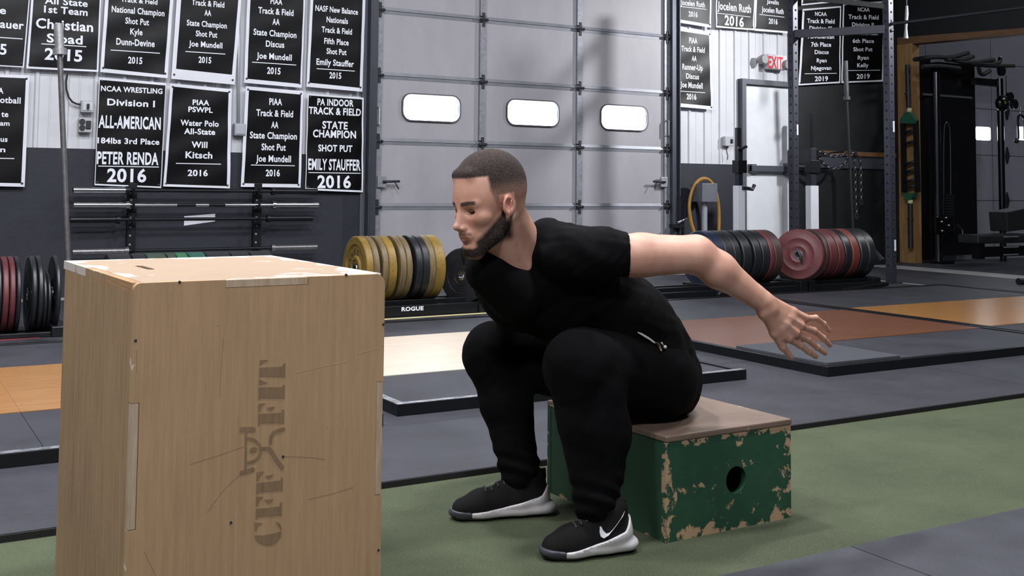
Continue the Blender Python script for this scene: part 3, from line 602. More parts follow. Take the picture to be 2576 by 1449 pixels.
for y in BARY:
    for px in (333, 648):
        p = at(px, y, WB); hk = MB().tube([(p[0], WY-.08, p[2]-.05), (p[0], WB+.0, p[2]-.032), (p[0], WB-.045, p[2]-.025), (p[0], WB-.055, p[2]+.02)], .011, 8); hk.build('hook', black_steel, t)
p0, p1 = at(464, 541, WY-.03), at(541, 567, WY-.03)
v, f = flat([(p0[0], p1[2]), (p1[0], p1[2]+.035), (p1[0], p0[2]+.01), (p0[0], p0[2]-.01)], [], .003)
tagit(MB().add(xz(v, WY-.0225), f).build('paper_sheet', mat('white_paper', (214, 216, 226), .7), None, loc=((p0[0]+p1[0])/2, WY-.0225, p1[2])), 'white paper strip taped on the wall behind the third barbell', 'paper')

# upright bars standing on the floor
def upright_bar(label, top, coll, low, Y, zb, m1, m2, rs=.025):
    a, c, l = at(*top, Y), at(*coll, Y), at(*low, Y); d = (l-c)/np.linalg.norm(l-c); e = l+d*((l[2]-zb)/-d[2])
    t = thing('standing_barbell', label, 'barbell', tuple(e))
    MB().tube([a, c], rs, 18).build('sleeve', m1, t); MB().tube([c-(c-a)*.01, c+d*.035], rs*1.5, 18).build('collar', m1, t); MB().tube([c, e], .0155, 14).build('shaft', m2, t); return e
e = upright_bar('steel barbell standing on end in front of the left banners', (147, 60), (150, 122), (171, 650), 6.6, .03, mat('scuffed_sleeve_steel', (168, 168, 172), .4, .7, var=.25, vscale=30), worn_steel)
t = thing('bar_holder', 'black floor socket holding the upright barbell, behind the tall box', 'bar holder', (e[0], e[1], .02)); MB().lathe([(0, .1), (.01, .1), (.012, .04), (.2, .035), (.2, .02), (.012, .02), (.0, .02)], (e[0], e[1], .02), 'Z', 20).build('socket', black_steel, t)
e = upright_bar('dark barbell standing on end before the dark wall with the chains', (2127, 153), (2130, 244), (2147, 590), 8.9, .03, mat('dull_sleeve_steel', (88, 90, 94), .45, .7, var=.25), mat('dull_shaft_steel', (50, 51, 54), .5, .6), .028)
t = thing('bar_holder', 'black floor socket holding the dark upright barbell', 'bar holder', (e[0], e[1], .02)); MB().lathe([(0, .1), (.01, .1), (.012, .04), (.2, .035), (.2, .02), (.012, .02), (.0, .02)], (e[0], e[1], .02), 'Z', 20).build('socket', black_steel, t)

# ================================================================== WALL FITTINGS
def wbox(t, name, px0, px1, py0, py1, d, m, bev=.006, y0=.016):
    p0, p1 = at(px0, py0, WY-.03), at(px1, py1, WY-.03); return MB().box((p0[0], WY-y0-d, p1[2]), (p1[0], WY-y0, p0[2])).build(name, m, t, bevel=bev)
pl = mat('grey_weatherproof_plastic', (170, 172, 178), .45, var=.1)
p = at(216, 268, WY)
t = thing('switch_box', 'grey wall switch box with a small lever, fed by a black cable', 'switch', (p[0], WY, p[2])); wbox(t, 'housing', 202, 233, 253, 284, .07, pl); wbox(t, 'cover_plate', 205, 230, 257, 280, .078, mat('pale_cover_plate', (190, 192, 198), .4)); wbox(t, 'switch_lever', 215, 221, 262, 276, .1, dark_steel)
p = at(212, 315, WY)
t = thing('outlet_box', 'grey wall outlet box with round sockets below the switch box', 'outlet', (p[0], WY, p[2])); wbox(t, 'housing', 197, 229, 297, 334, .06, pl)
for (x, y) in ((207, 306), (207, 321)):
    q = at(x, y, WY-.08); MB().cyl((q[0], WY-.088, q[2]), (q[0], WY-.07, q[2]), .024, 16).build('socket', rubber, t)
wbox(t, 'cover_flap', 214, 226, 304, 326, .07, rubber)
cab = [at(*q, WY-.05) for q in ((170, 184), (166, 205), (167, 225), (173, 245), (182, 256), (192, 261), (202, 263))]
tagit(MB().tube(cab, .008, 8).build('cable', rubber, None, loc=tuple(cab[3])), 'black cable looping down from the banner to the switch box', 'cable')
cd = [at(601, -40, WY-.05), at(599, 312, WY-.05)]
tagit(MB().tube(cd, .014, 10).build('conduit', mat('painted_conduit', (180, 182, 190), .45, .3), None, loc=tuple(cd[1])), 'thin vertical conduit between the banners running to a junction box', 'conduit')
p = at(598, 326, WY); t = thing('junction_box', 'square grey junction box under the conduit between two banners', 'junction box', (p[0], WY, p[2])); wbox(t, 'housing', 586, 614, 311, 342, .07, mat('galv_box', (158, 162, 172), .5, .4)); wbox(t, 'cover_plate', 588, 612, 313, 339, .076, mat('galv_box_lid', (168, 172, 182), .5, .4))
p = at(1829, 355, WY); t = thing('thermostat', 'small grey box on the ribbed wall left of the exit door', 'switch', (p[0], WY, p[2])); wbox(t, 'housing', 1818, 1840, 343, 368, .06, pl); wbox(t, 'dial', 1831, 1836, 350, 361, .075, dark_steel)
wr = [at(*q, WY-.05) for q in ((1829, 368), (1828, 380), (1831, 392), (1830, 402))]; MB().tube(wr, .005, 6).build('loose_wire', dark_steel, t)
# exit sign
p = at(1950, 157, WY); t = thing('exit_sign', 'white exit sign with red letters and two lamp heads above the door', 'exit sign', (p[0], WY, p[2]))
wbox(t, 'housing', 1922, 1970, 137, 178, .09, mat('exit_sign_white', (212, 208, 212), .5), .012)
U, F = text_geo('EXIT', .03); c = at(1951, 157, WY-.107); W_ = at(1970, 157, WY-.107)[0]-at(1933, 157, WY-.107)[0]; H_ = at(1950, 142, WY-.107)[2]-at(1950, 173, WY-.107)[2]
MB().add([(c[0]+u[0]*W_, WY-.1075, c[2]+u[1]*H_) for u in U], F).build('lettering', mat('exit_red', (190, 28, 48), .5, emit=.25), t)
for px, py in ((1918, 150), (1976, 164)):
    q = at(px, py, WY-.1); MB().lathe([(0, .001), (.0, .05), (.03, .062), (.1, .045), (.115, .001)], (q[0], WY-.15, q[2]), 'Y', 20).build('lamp_head', mat('clear_lamp_plastic', (150, 148, 150), .3, var=.3, vscale=40), t)
# hose, metal box on pipe
hp = [at(*q, 9.5) for q in ((1747, 586), (1738, 560), (1733, 525), (1737, 490), (1748, 462), (1763, 449), (1780, 449), (1793, 462), (1802, 485), (1808, 520), (1809, 560), (1806, 620), (1800, 700))]
def smooth(P, k=3):
    P = [Vector(p) for p in P]
    for _ in range(k):
        Q = [P[0]]
        for a, b in zip(P, P[1:]): Q += [a*.75+b*.25, a*.25+b*.75]
        P = Q+[P[-1]]
    return P
tagit(MB().tube(smooth(hp), .019, 10).build('hose', mat('yellow_air_hose', (156, 116, 50), .5, var=.2), None, loc=tuple(hp[5])), 'yellow-brown hose looped around the grey box beside the big door', 'hose')
p = at(1778, 520, 9.4); t = thing('electrical_box', 'square grey steel box on a pale pipe inside the hose loop', 'electrical box', (p[0], 9.4, 0))
q0, q1 = at(1753, 461, 9.4), at(1802, 508, 9.4); MB().box((q0[0]+.06, 9.38, q1[2]), (q1[0], 9.58, q0[2])).build('housing', mat('grey_steel_box', (104, 107, 116), .5, .4, var=.1), t, bevel=.004)
q0, q1 = at(1770, 500, 9.45), at(1783, 500, 9.45); xm = (q0[0]+q1[0])/2; MB().tube([(xm, 9.48, 0), (xm, 9.48, at(1775, 505, 9.45)[2])], .032, 14).build('pipe', mat('pale_pipe', (158, 162, 172), .4, .3), t)
q = at(1716, 560, 9.5); t = thing('air_fitting', 'small metal valve on the dark board left of the hose', 'valve', tuple(q)); MB().tube([q+[-.06, 0, 0], q+[.07, 0, .05]], .012, 8).build('valve_handle', chrome, t); MB().box(q-[.06, -.02, .06], q+[.04, .16, -.02]).build('bracket', black_steel, t)

# ================================================================== SQUAT STAND, POWER RACK, SHELF RAIL, CHAINS
YS = 8.75
white_p = mat('white_stand_paint', (206, 208, 216), .4, var=.05); 
t = thing('squat_stand', 'adjustable squat stand with white posts and black upper sleeves before the exit door', 'squat stand', (at(1950, 500, YS)[0], YS, .02))
for (xa, xb, yt, yw, wm) in ((1850, 1868, 345, 467, 1), (2033, 2053, 340, 467, 0)):
    x0, x1 = at(xa, 500, YS)[0], at(xb, 500, YS)[0]; zw = at(xa, yw, YS)[2]; zt = at(xa, yt, YS)[2]
    MB().box((x0, YS-.04, .02), (x1, YS+.04, zw)).build('post', white_p, t, bevel=.004)
    MB().box((x0+.02, YS-.03, zw-.02), (x1-.02, YS+.03, at(xa, 372, YS)[2])).build('inner_post', dark_steel, t, bevel=.003)
    MB().box((x0+.0, YS-.05, at(xa, 435, YS)[2]), (x1+.02, YS+.05, at(xa, 403, YS)[2])).build('sleeve_collar', black_steel, t, bevel=.004)
    if wm:
        MB().box((x0+.01, YS-.02, at(xa, 372, YS)[2]), (x1-.03, YS+.02, at(xa, 321, YS)[2])).build('foam_roller', rubber, t, bevel=.006)
        q = [at(*s, YS-.05) for s in ((1868, 465), (1868, 472), (1893, 476), (1898, 465))]; MB().tube([q[1], q[2], q[3]], .02, 8).build('bar_hook', dark_steel, t)
        q = [at(*s, YS-.05) for s in ((1856, 372), (1866, 375), (1874, 370), (1878, 369))]; MB().tube(q, .016, 8).build('bar_hook', dark_steel, t)
    MB().box((x0-.02, YS-.45, .02), (x1+.02, YS+.35, .07)).build('foot', dark_steel, t, bevel=.004)
xa, xb = at(1868, 500, YS)[0], at(2033, 500, YS)[0]; MB().box((xa, YS-.03, .12), (xb, YS+.03, .18)).build('cross_tube', dark_steel, t)

rk = mat('slate_rack_steel', (48, 50, 62), .42, .3, var=.1)
L0 = np.array([at(1998, 600, 8.35)[0], 8.35]); R0 = np.array(az(2242, 712, .02)[:2]); RH = 3.1
t = thing('power_rack', 'tall slate-grey power rack with perforated posts beside the red plates', 'power rack', (R0[0], R0[1], .02))
holem = mat('dark_hole', (6, 6, 8), .8)
def upr(x, y, w=.076, zt=RH):
    u = MB().box((x-w/2, y-w/2, .02), (x+w/2, y+w/2, zt)).build('upright', rk, t, bevel=.005)
    for k in range(int((zt-.2)/.09)):
        z = .2+k*.09
        if k == 0: p1_ = MB().cyl((x+.004, y-w/2-.0008, z), (x+.004, y-w/2+.001, z), .0125, 10).build('pin_hole', holem, u); p2_ = MB().cyl((x-w/2-.0008, y, z), (x-w/2+.001, y, z), .0125, 10).build('pin_hole', holem, u)
        else:
            for q_ in (p1_, p2_): c_ = q_.copy(); COL.objects.link(c_); c_.parent = u; c_.location.z = k*.09
    h = MB().box((x-w, y-w, .02), (x+w, y+w, .028)).build('base_plate', rk, u)
    return u
uL = upr(*L0); uR = upr(*R0)
zc0, zc1 = at(1998, 86, L0[1])[2], at(2240, 74, R0[1])[2]
MB().bar((L0[0], L0[1], zc0), (R0[0], R0[1], zc1), .06, .08).build('crossmember', rk, t)
MB().bar((L0[0], L0[1], at(1998, -10, L0[1])[2]), (R0[0], R0[1], at(2240, 18, R0[1])[2]), .05, .05).build('pull_up_bar', black_steel, t)
zb = at(2240, 62, R0[1])[2]; q = axx(2576, 30, R0[0]); MB().tube([(R0[0], R0[1], zb), (q[0], q[1]-.8, q[2]+.02)], .017, 12).build('pull_up_bar', mat('dark_round_bar', (60, 62, 68), .35, .8), t)
for (x, y, pys) in ((L0[0], L0[1], (326,)), (R0[0], R0[1], (305, 622))):
    for py in pys:
        q = at(2000, py, y)[2]; MB().box((x+.006, y-.044, q-.06), (x+.026, y-.037, q+.05)).build('white_label', ban_white, t)
for x, y, py in ((R0[0], R0[1], 62), (R0[0], R0[1], 78)):
    q = at(2240, py, y); MB().cyl((x+.01, y-.052, q[2]), (x+.01, y-.038, q[2]), .016, 8).build('bolt', chrome, t)
# dangling fitting at the top right
q = at(2280, 60, 8.2); tt = thing('hanging_strap', 'short pale metal hanger above the timber post', 'hanger', tuple(q)); MB().tube([at(2281, 16, 8.2)*[1, 1, 0]+[0, 0, 6.2], at(2281, 16, 8.2)], .006, 6).build('drop_rod', galv, tt); MB().tube([at(2281, 15, 8.2), at(2281, 35, 8.2), at(2279, 70, 8.2), at(2279, 97, 8.2)], [.014, .02, .014, .026], 10).build('hanger_rod', galv, tt)
# plank rail on dark wall with chains
ya = WY-.06; p0, p1 = at(2003, 381, ya), at(2252, 379, ya)
sh = thing('wall_rail', 'narrow orange-brown timber rail with grey strip on the dark wall', 'rail', ((p0[0]+p1[0])/2, WY, p0[2]))
MB().box((p0[0], WY-.075, p0[2]-.035), (p1[0], WY-.03, p0[2]+.02)).build('timber_strip', mat('orange_timber', (120, 84, 48), .6, var=.2, vscale=5), sh)
MB().box((p0[0], WY-.05, p0[2]-.19), (p1[0], WY-.03, p0[2]-.036)).build('grey_strip', mat('grey_strip_paint', (58, 61, 72), .6, var=.1), sh)
chm = mat('chain_steel', (104, 106, 112), .35, .9, var=.3, vscale=40)
def chain(label, pts, Y, r=.0085, L=.06):
    P = smooth([at(*q, Y) for q in pts], 2); d = [0]
    for a, b in zip(P, P[1:]): d.append(d[-1]+(b-a).length)
    n = int(d[-1]/(L*.72)); proto = None
    t = thing('chain', label, 'chain', tuple(P[0]), 'chains on the wall hook')
    link = MB().tube([(math.cos(a)*L*.26, 0, math.sin(a)*L*.26+(L*.24 if math.sin(a) > 0 else -L*.24)) for a in [2*math.pi*(k+.5)/10 for k in range(10)]], r, 6, True)
    for k in range(n):
        s = (k+.5)/n*d[-1]; i = max(j for j in range(len(d)) if d[j] <= s); i = min(i, len(P)-2)
        p = P[i]+(P[i+1]-P[i])*((s-d[i])/(d[i+1]-d[i])); tn = (P[i+1]-P[i]).normalized()
        q = Vector((0, 0, 1)).rotation_difference(tn)
        o = link.build('link', chm) if proto is None else proto.copy()
        if proto is None: proto = o
        else: COL.objects.link(o)
        o.parent = t; o.rotation_mode = 'QUATERNION'; o.rotation_quaternion = q@Matrix.Rotation(math.pi/2*(k % 2)+.4, 4, 'Z').to_quaternion(); o.location = p-t.location
YH = 9.35
chain('heavy chain sagging in the upper loop from hook to bar', [(2052, 378), (2068, 384), (2085, 392), (2105, 393), (2122, 389), (2134, 385)], YH)
chain('heavy chain sagging in the lower loop behind the upper one', [(2054, 392), (2064, 404), (2076, 416), (2092, 425), (2110, 424), (2126, 412), (2136, 392)], YH+.03)
chain('heavy chain hanging straight down at the right, catching the light', [(2136, 382), (2150, 385), (2162, 395), (2165, 420), (2165, 460), (2166, 512)], YH-.03)
chain('dim chain hanging down just left of the bright hanging chain', [(2148, 392), (2151, 430), (2152, 480), (2155, 548)], YH+.02)
q = at(2040, 392, YH); t = thing('chain_hook', 'black hook block at the left end of the sagging chains', 'hook', tuple(q)); MB().box(q+[-.08, -.05, -.1], q+[.07, .3, .08]).build('hook_block', black_steel, t, bevel=.01); MB().tube([q+[.02, -.0, -.02], q+[.13, -.02, .0]], .02, 8).build('hook_pin', black_steel, t)
MB().box((q[0]-.02, q[1], .02), (q[0]+.04, q[1]+.06, q[2]+.5)).build('upright', black_steel, t)
MB().tube([q+[.1, .0, .03], q+[.55, .0, .06]], .012, 8).build('peg', black_steel, t)

# multi-grip bar hanging on the timber post
XB = PX-.12
t = thing('multi_grip_bar', 'black multi-grip bar with green end brackets hung upright on the timber post', 'barbell', tuple(axx(2288, 420, XB)))
gm = mat('green_bracket_paint', (34, 84, 62), .45)
def A(x, y): return Vector(axx(x, y, XB))
MB().tube([A(2283, 163), A(2286, 275)], .03, 14).build('sleeve', rubber, t); MB().tube([A(2283, 234), A(2283, 239)], .035, 14).build('collar', rubber, t)
MB().tube([A(2290, 508), A(2291, 625)], .03, 14).build('sleeve', rubber, t); MB().tube([A(2290, 549), A(2290, 553)], .037, 14).build('collar', rubber, t)
MB().tube([A(2287, 272), A(2287, 283)], .032, 10).build('pale_tape', mat('pale_tape', (190, 190, 150), .6), t); MB().tube([A(2290, 503), A(2290, 512)], .032, 10).build('pale_tape', MATS['pale_tape'], t)
for pts in (((2282, 282), (2292, 282), (2308, 302), (2308, 311), (2270, 311), (2268, 302)), ((2279, 486), (2304, 486), (2300, 496), (2294, 503), (2286, 503), (2280, 495))):
    Q = [A(*p) for p in pts]; c = sum(Q, Vector())/6; n = len(Q); mb = MB(); mb.add([q+Vector((-.04, 0, 0)) for q in Q]+[q+Vector((.03, 0, 0)) for q in Q], [tuple(range(n)), tuple(range(2*n-1, n-1, -1))]+[(i, (i+1) % n, (i+1) % n+n, i+n) for i in range(n)]); mb.build('end_bracket', gm, t)
MB().bar(A(2272, 304), A(2275, 484), .05, .05).build('side_tube', black_steel, t); MB().bar(A(2304, 304), A(2309, 484), .05, .05).build('side_tube', black_steel, t)
for y in (330, 358, 410, 430, 455, 470): MB().tube([A(2273, y+5), A(2307, y-5)], .02, 10).build('grip_bar', rubber, t)

# ================================================================== SECOND BAY: cable machine, column, bench
def mach(name, lab, cat, p): return thing(name, lab, cat, tuple(p))
F0 = az(2360, 655, .02); YM = 9.25
gb = mat('gloss_black_steel', (15, 15, 18), .25, .3)
p = at(2370, 400, YM); t = mach('cable_machine', 'tall black cable machine with chromed guide column seen through the opening', 'cable machine', (p[0], YM, .02))
def qb(t, name, x0, x1, y0, y1, Y, d, m, bev=.004):
    a, b = at(x0, (y0+y1)/2, Y), at(x1, (y0+y1)/2, Y); zt, zb_ = at((x0+x1)/2, y0, Y)[2], at((x0+x1)/2, y1, Y)[2]; return MB().box((a[0], Y, zb_), (b[0], Y+d, zt)).build(name, m, t, bevel=bev)
qb(t, 'weight_shroud', 2300, 2345, 146, 655, YM+.2, .2, gb); qb(t, 'weight_shroud', 2365, 2456, 160, 642, YM+.15, .25, gb)
qb(t, 'weight_shroud', 2340, 2370, 240, 650, YM+.16, .2, gb)
qb(t, 'chrome_label_strip', 2324, 2446, 239, 244, YM+.135, .02, mat('dull_label_strip', (88, 90, 96), .5, .5), 0)
MB().tube([at(2355, 182, YM), at(2361, 656, YM)*[1, 1, 0]+[0, 0, .02]], .045, 20).build('guide_column', mat('dark_chrome', (92, 96, 102), .18, 1), t)
MB().box((p[0]-.15, YM-.12, .02), (p[0]+.05, YM+.1, .05)).build('base_plate', gb, t)
MB().tube(smooth([at(*q, YM+.1) for q in ((2374, 540), (2374, 330), (2378, 308), (2385, 308), (2391, 330), (2392, 540))], 2), .008, 8).build('guide_rod', mat('guide_rod_steel', (120, 122, 128), .3, .9), t)
ws = None
for k in range(8):
    o = MB().box(at(2373, 488+k*7, YM+.1)*[1, 0, 1]+[0, YM+.06, 0], at(2394, 493+k*7, YM+.1)*[1, 0, 1]+[0, YM+.14, 0]).build('weight_slab', mat('dark_weight_slab', (36, 37, 42), .4, .4), t)
qb(t, 'carriage', 2355, 2402, 545, 590, YM-.05, .1, gb, .02)
for (x, y) in ((2371, 558), (2382, 548), (2389, 567), (2372, 581)): q = at(x, y, YM-.07); MB().cyl(q, q+[0, .03, 0], .013, 10).build('bolt', chrome, t)
MB().tube([at(2408, 565, YM-.1), at(2421, 578, YM-.1), at(2424, 602, YM-.1)], .012, 8).build('cable_handle', chrome, t)
hb_ = []
for pts in (((2300, 150), (2350, 142), (2390, 146), (2436, 133)), ((2380, 150), (2420, 152), (2448, 142)), ((2390, 150), (2440, 160), (2500, 150)), ((2440, 160), (2490, 163), (2515, 158), (2516, 145)), ((2320, 168), (2360, 165), (2414, 172)), ((2462, 168), (2465, 185), (2475, 188), (2490, 178)), ((2450, 162), (2500, 166), (2550, 166))):
    MB().tube(smooth([at(*q, YM-.05) for q in pts], 2), .028, 10).build('pull_up_grip', rubber, t); q = at(*pts[-1], YM-.05); MB().ball(q, .022, 6).build('grip_cap', chrome, t)
qb(t, 'top_arm', 2455, 2520, 198, 216, YM, .08, gb)
MB().tube([at(2515, 198, YM), at(2524, 648, YM)*[1, 1, 0]+[0, 0, .02]], .042, 20).build('guide_column', MATS['dark_chrome'], t)
q = at(2521, 260, YM-.03); MB().ball(q, .11, 8, (1, .7, 1)).build('pulley_carriage', gb, t); MB().lathe([(0, .001), (0, .02), (.004, .022), (.006, .001)], (q[0]-.07, q[1]-.1, q[2]), 'Y', 12).build('yellow_knob', mat('yellow_knob', (110, 96, 60), .5), t)
for (x, y, r) in ((2540, 244, .065), (2551, 262, .065), (2519, 178, .07)): q = at(x, y, YM-.05); MB().lathe([(-.02, .001), (-.02, r), (0, r*.85), (.02, r), (.02, .001)], tuple(q), 'Y', 20).build('pulley', gb, t)
MB().tube([at(2531, 190, YM), at(2531, 235, YM)], .005, 6).build('cable', gb, t)
MB().tube(smooth([at(*q, YM-.05) for q in ((2562, 350), (2560, 300), (2563, 290), (2572, 290), (2577, 300), (2577, 350))], 2), .016, 8).build('stirrup_handle', gb, t); MB().tube([at(2566, 268, YM-.05), at(2568, 290, YM-.05)], .006, 6).build('carabiner', chrome, t)
q = at(2557, 354, YM-.05); MB().ball(q, .035, 6).build('stirrup_end', rubber, t)
p = at(2560, 600, 8.5); t = mach('weight_bench', 'black padded bench at the right edge in the second bay', 'bench', (p[0], 8.5, .02))
Q = [at(*q, 8.5) for q in ((2532, 534), (2600, 520), (2600, 575), (2536, 583))]; mb = MB(); mb.add([tuple(q) for q in Q]+[(q[0], q[1]+.25, q[2]) for q in Q], [(0, 1, 2, 3), (7, 6, 5, 4)]+[(i, (i+1) % 4, (i+1) % 4+4, i+4) for i in range(4)]); mb.build('back_pad', rubber, t, bevel=.01)
qb(t, 'seat_pad', 2462, 2600, 590, 612, 8.5, .3, rubber, .02); qb(t, 'frame_leg', 2462, 2478, 606, 652, 8.55, .1, gb); qb(t, 'frame_rail', 2462, 2600, 620, 645, 8.6, .1, gb)
for y in (594, 620, 639): qb(t, 'steel_tube', 2528, 2563, y, y+3, 8.46, .02, galv, 0)
a, b = az(2562, 708, .05), az(2600, 706, .05); t = thing('dumbbell_end', 'black round bar end lying on the floor at the right edge', 'bar', tuple(a)); MB().tube([a, b], .03, 16).build('sleeve', rubber, t); MB().tube([a+(b-a)*.0, a+(b-a)*.1], .033, 16).build('end_ring', dark_steel, t)

# ceiling lamps (out of frame); washers and rear fill are added for brightness
for i, (x, y, z, sx, sy, P, tl) in enumerate(LAMPS):
    where = ['over the pale platform', 'over the reddish platform', 'over the left platform', 'added to brighten the big door, middle one', 'added to brighten the big door, right one', 'added to brighten the banners, left one', 'small and low, aimed past the rack posts', 'at the far end of the second bay', 'added behind the camera as front fill'][i]
    t = thing('ceiling_or_fill_lamp', 'flat white ceiling lamp '+where, 'lamp', (x, y, z), 'ceiling lamps')
    MB().box((x-sx/2-.03, y-sy/2-.03, z), (x+sx/2+.03, y+sy/2+.03, z+.05)).build('lamp_housing', galv, t, loc=(x, y, z)).rotation_euler = bpy.data.objects['lamp_light' if i == 0 else f'lamp_light.{i:03d}'].rotation_euler
    MB().tube([(x, y, z+.05), (x, y, 6.2)], .01, 6).build('drop_rod', galv, t)

# ================================================================== PLYO BOXES
def panel_mat(name, base, base2, wearc, W, H, ax2, edge, estr, thr, scale, grain, rough=.6, top_only=False, bump=.1):
    m = bpy.data.materials.new(name); m.use_nodes = True; nt = m.node_tree; N = nt.nodes; K = nt.links; b = N['Principled BSDF']; b.inputs['Roughness'].default_value = rough
    tc = N.new('ShaderNodeTexCoord'); sp = N.new('ShaderNodeSeparateXYZ'); K.new(tc.outputs['Object'], sp.inputs[0])
    def M_(op, a, c=None):
        n = N.new('ShaderNodeMath'); n.operation = op
        for i, v in enumerate((a, c)):
            if v is None: continue
            if isinstance(v, (int, float)): n.inputs[i].default_value = v
            else: K.new(v, n.inputs[i])
        return n.outputs[0]
    u, v = {'xz': (0, 2), 'yz': (1, 2), 'xy': (0, 1)}[ax2]; u, v = sp.outputs[u], sp.outputs[v]
    d = M_('MINIMUM', M_('MINIMUM', u, M_('SUBTRACT', W, u)), M_('MINIMUM', v, M_('SUBTRACT', H, v)))
    mr = N.new('ShaderNodeMapRange'); K.new(d, mr.inputs[0]); mr.inputs[1].default_value = 0; mr.inputs[2].default_value = edge; mr.inputs[3].default_value = estr; mr.inputs[4].default_value = 0
    n1 = N.new('ShaderNodeTexNoise'); n1.inputs['Scale'].default_value = scale; n1.inputs['Detail'].default_value = 9; n1.inputs['Roughness'].default_value = .62; n1.inputs['Distortion'].default_value = .4; K.new(tc.outputs['Object'], n1.inputs['Vector'])
    s = M_('ADD', n1.outputs['Fac'], mr.outputs[0]); m2 = N.new('ShaderNodeMapRange'); K.new(s, m2.inputs[0]); m2.inputs[1].default_value = thr; m2.inputs[2].default_value = thr+.035
    mp = N.new('ShaderNodeMapping'); mp.inputs['Scale'].default_value = grain; K.new(tc.outputs['Object'], mp.inputs[0])
    n2 = N.new('ShaderNodeTexNoise'); n2.inputs['Scale'].default_value = 6; n2.inputs['Detail'].default_value = 9; n2.inputs['Roughness'].default_value = .7; K.new(mp.outputs[0], n2.inputs['Vector'])
    m3 = N.new('ShaderNodeMapRange'); K.new(n2.outputs['Fac'], m3.inputs[0]); m3.inputs[1].default_value = .3; m3.inputs[2].default_value = .7
    n4 = N.new('ShaderNodeTexNoise'); n4.inputs['Scale'].default_value = 3.2; n4.inputs['Detail'].default_value = 4; K.new(tc.outputs['Object'], n4.inputs['Vector'])
    x1 = N.new('ShaderNodeMix'); x1.data_type = 'RGBA'; x1.inputs[6].default_value = lin(base)+(1,); x1.inputs[7].default_value = lin(base2)+(1,); K.new(M_('MULTIPLY', M_('ADD', m3.outputs[0], n4.outputs['Fac']), .6), x1.inputs[0])
    x2 = N.new('ShaderNodeMix'); x2.data_type = 'RGBA'; x2.inputs[7].default_value = lin(wearc)+(1,); K.new(x1.outputs[2], x2.inputs[6]); K.new(m2.outputs[0], x2.inputs[0]); K.new(x2.outputs[2], b.inputs['Base Color'])
    bp = N.new('ShaderNodeBump'); bp.inputs['Strength'].default_value = bump; bp.inputs['Distance'].default_value = .002; K.new(M_('SUBTRACT', n2.outputs['Fac'], m2.outputs[0]), bp.inputs['Height']); K.new(bp.outputs[0], b.inputs['Normal'])
    return m
class LB(MB):
    def build(s, name, m, parent, bevel=0, **k):
        b = base_of(parent); s.v = [(v[0]+b[0], v[1]+b[1], v[2]+b[2]) for v in s.v]; return MB.build(s, name, m, parent, bevel, **k)
BH = .75
A_, B_, L_ = az(338, 713, BH), az(969, 689, BH), az(161, 656, BH)
ang = math.atan2(B_[1]-A_[1], B_[0]-A_[0]); BW = float(np.linalg.norm(B_[:2]-A_[:2])); BD = float(np.linalg.norm(L_[:2]-A_[:2]))
bx = thing('plyo_box', 'tall tan plywood plyo box with faded stencilled letters, nearest the camera', 'plyo box', (A_[0], A_[1], 0)); bx.rotation_euler[2] = ang
ca, sa = math.cos(ang), math.sin(ang)
def fpl(x, y):     # pixel -> local (u, z) on the front face
    d = ray(x, y); n = np.array([-sa, ca, 0]); t_ = (np.array([A_[0], A_[1], 0])-[0, 0, CAMH])@n/(d@n); p = np.array([0, 0, CAMH])+d*t_-[A_[0], A_[1], 0]
    return (p[0]*ca+p[1]*sa, p[2])
T_ = .018
WD, WD2, WR = (196, 163, 124), (162, 131, 97), (218, 202, 182)
fm_ = panel_mat('tan_plywood_front', WD, WD2, WR, BW, BH, 'xz', .022, .16, .745, 14, (16, 16, .8))
sm_ = panel_mat('tan_plywood_side', WD, (132, 104, 76), WR, BD, BH, 'yz', .03, .18, .76, 9, (16, 16, .8))
tm_ = panel_mat('chalky_plywood_top', (176, 152, 130), (156, 132, 110), (206, 196, 188), BW, BD, 'xy', .05, .20, .60, 7, (2, 14, 16))
eg = mat('ply_end_grain', (190, 150, 104), .6, rgb2=(150, 112, 72), vscale=8, vstretch=(1, 1, 30), wear=((206, 190, 170), 20, .68))
eg2 = mat('pale_worn_tab', (196, 178, 156), .6, rgb2=(166, 140, 110), vscale=10, vstretch=(8, 8, 1))
n0, n1 = fpl(568, 706)[0], fpl(776, 700)[0]; l0, l1 = fpl(330, 1335)[1], fpl(330, 1015)[1]; r0, r1 = fpl(956, 1245)[1], fpl(956, 960)[1]
tw = .0155
def corner(cx, cz, r, a0, n=4): return [(cx+r*math.cos(math.radians(a0+90*k/n)), cz+r*math.sin(math.radians(a0+90*k/n))) for k in range(n+1)]
out = [(0, 0), (BW, 0), (BW, r0), (BW-tw, r0), (BW-tw, r1), (BW, r1)]+corner(BW-.02, BH-.02, .02, 0)+[(n1, BH), (n1, BH-tw), (n0, BH-tw), (n0, BH)]+corner(.012, BH-.012, .012, 90)+[(0, l1), (tw, l1), (tw, l0), (0, l0)]
v, f = flat(out, [], T_); LB().add([(q[0], T_/2+q[2], q[1]) for q in v], f).build('front_panel', fm_, bx)
LB().box((n0+.0006, .0004, BH-tw+.0006), (n1-.0006, T_, BH-.0002)).build('joint_tab', eg2, bx, bevel=.0008)
LB().box((.0004, .0002, l0+.0006), (tw-.0006, T_, l1-.0006)).build('joint_tab', eg2, bx, bevel=.0015)
LB().box((BW-tw+.0006, .0002, r0+.0006), (BW-.0004, T_, r1-.0006)).build('joint_tab', eg2, bx, bevel=.0015)
LB().box((0, T_+.0004, 0), (T_, BD-T_, BH-T_-.0004)).build('side_panel', sm_, bx)
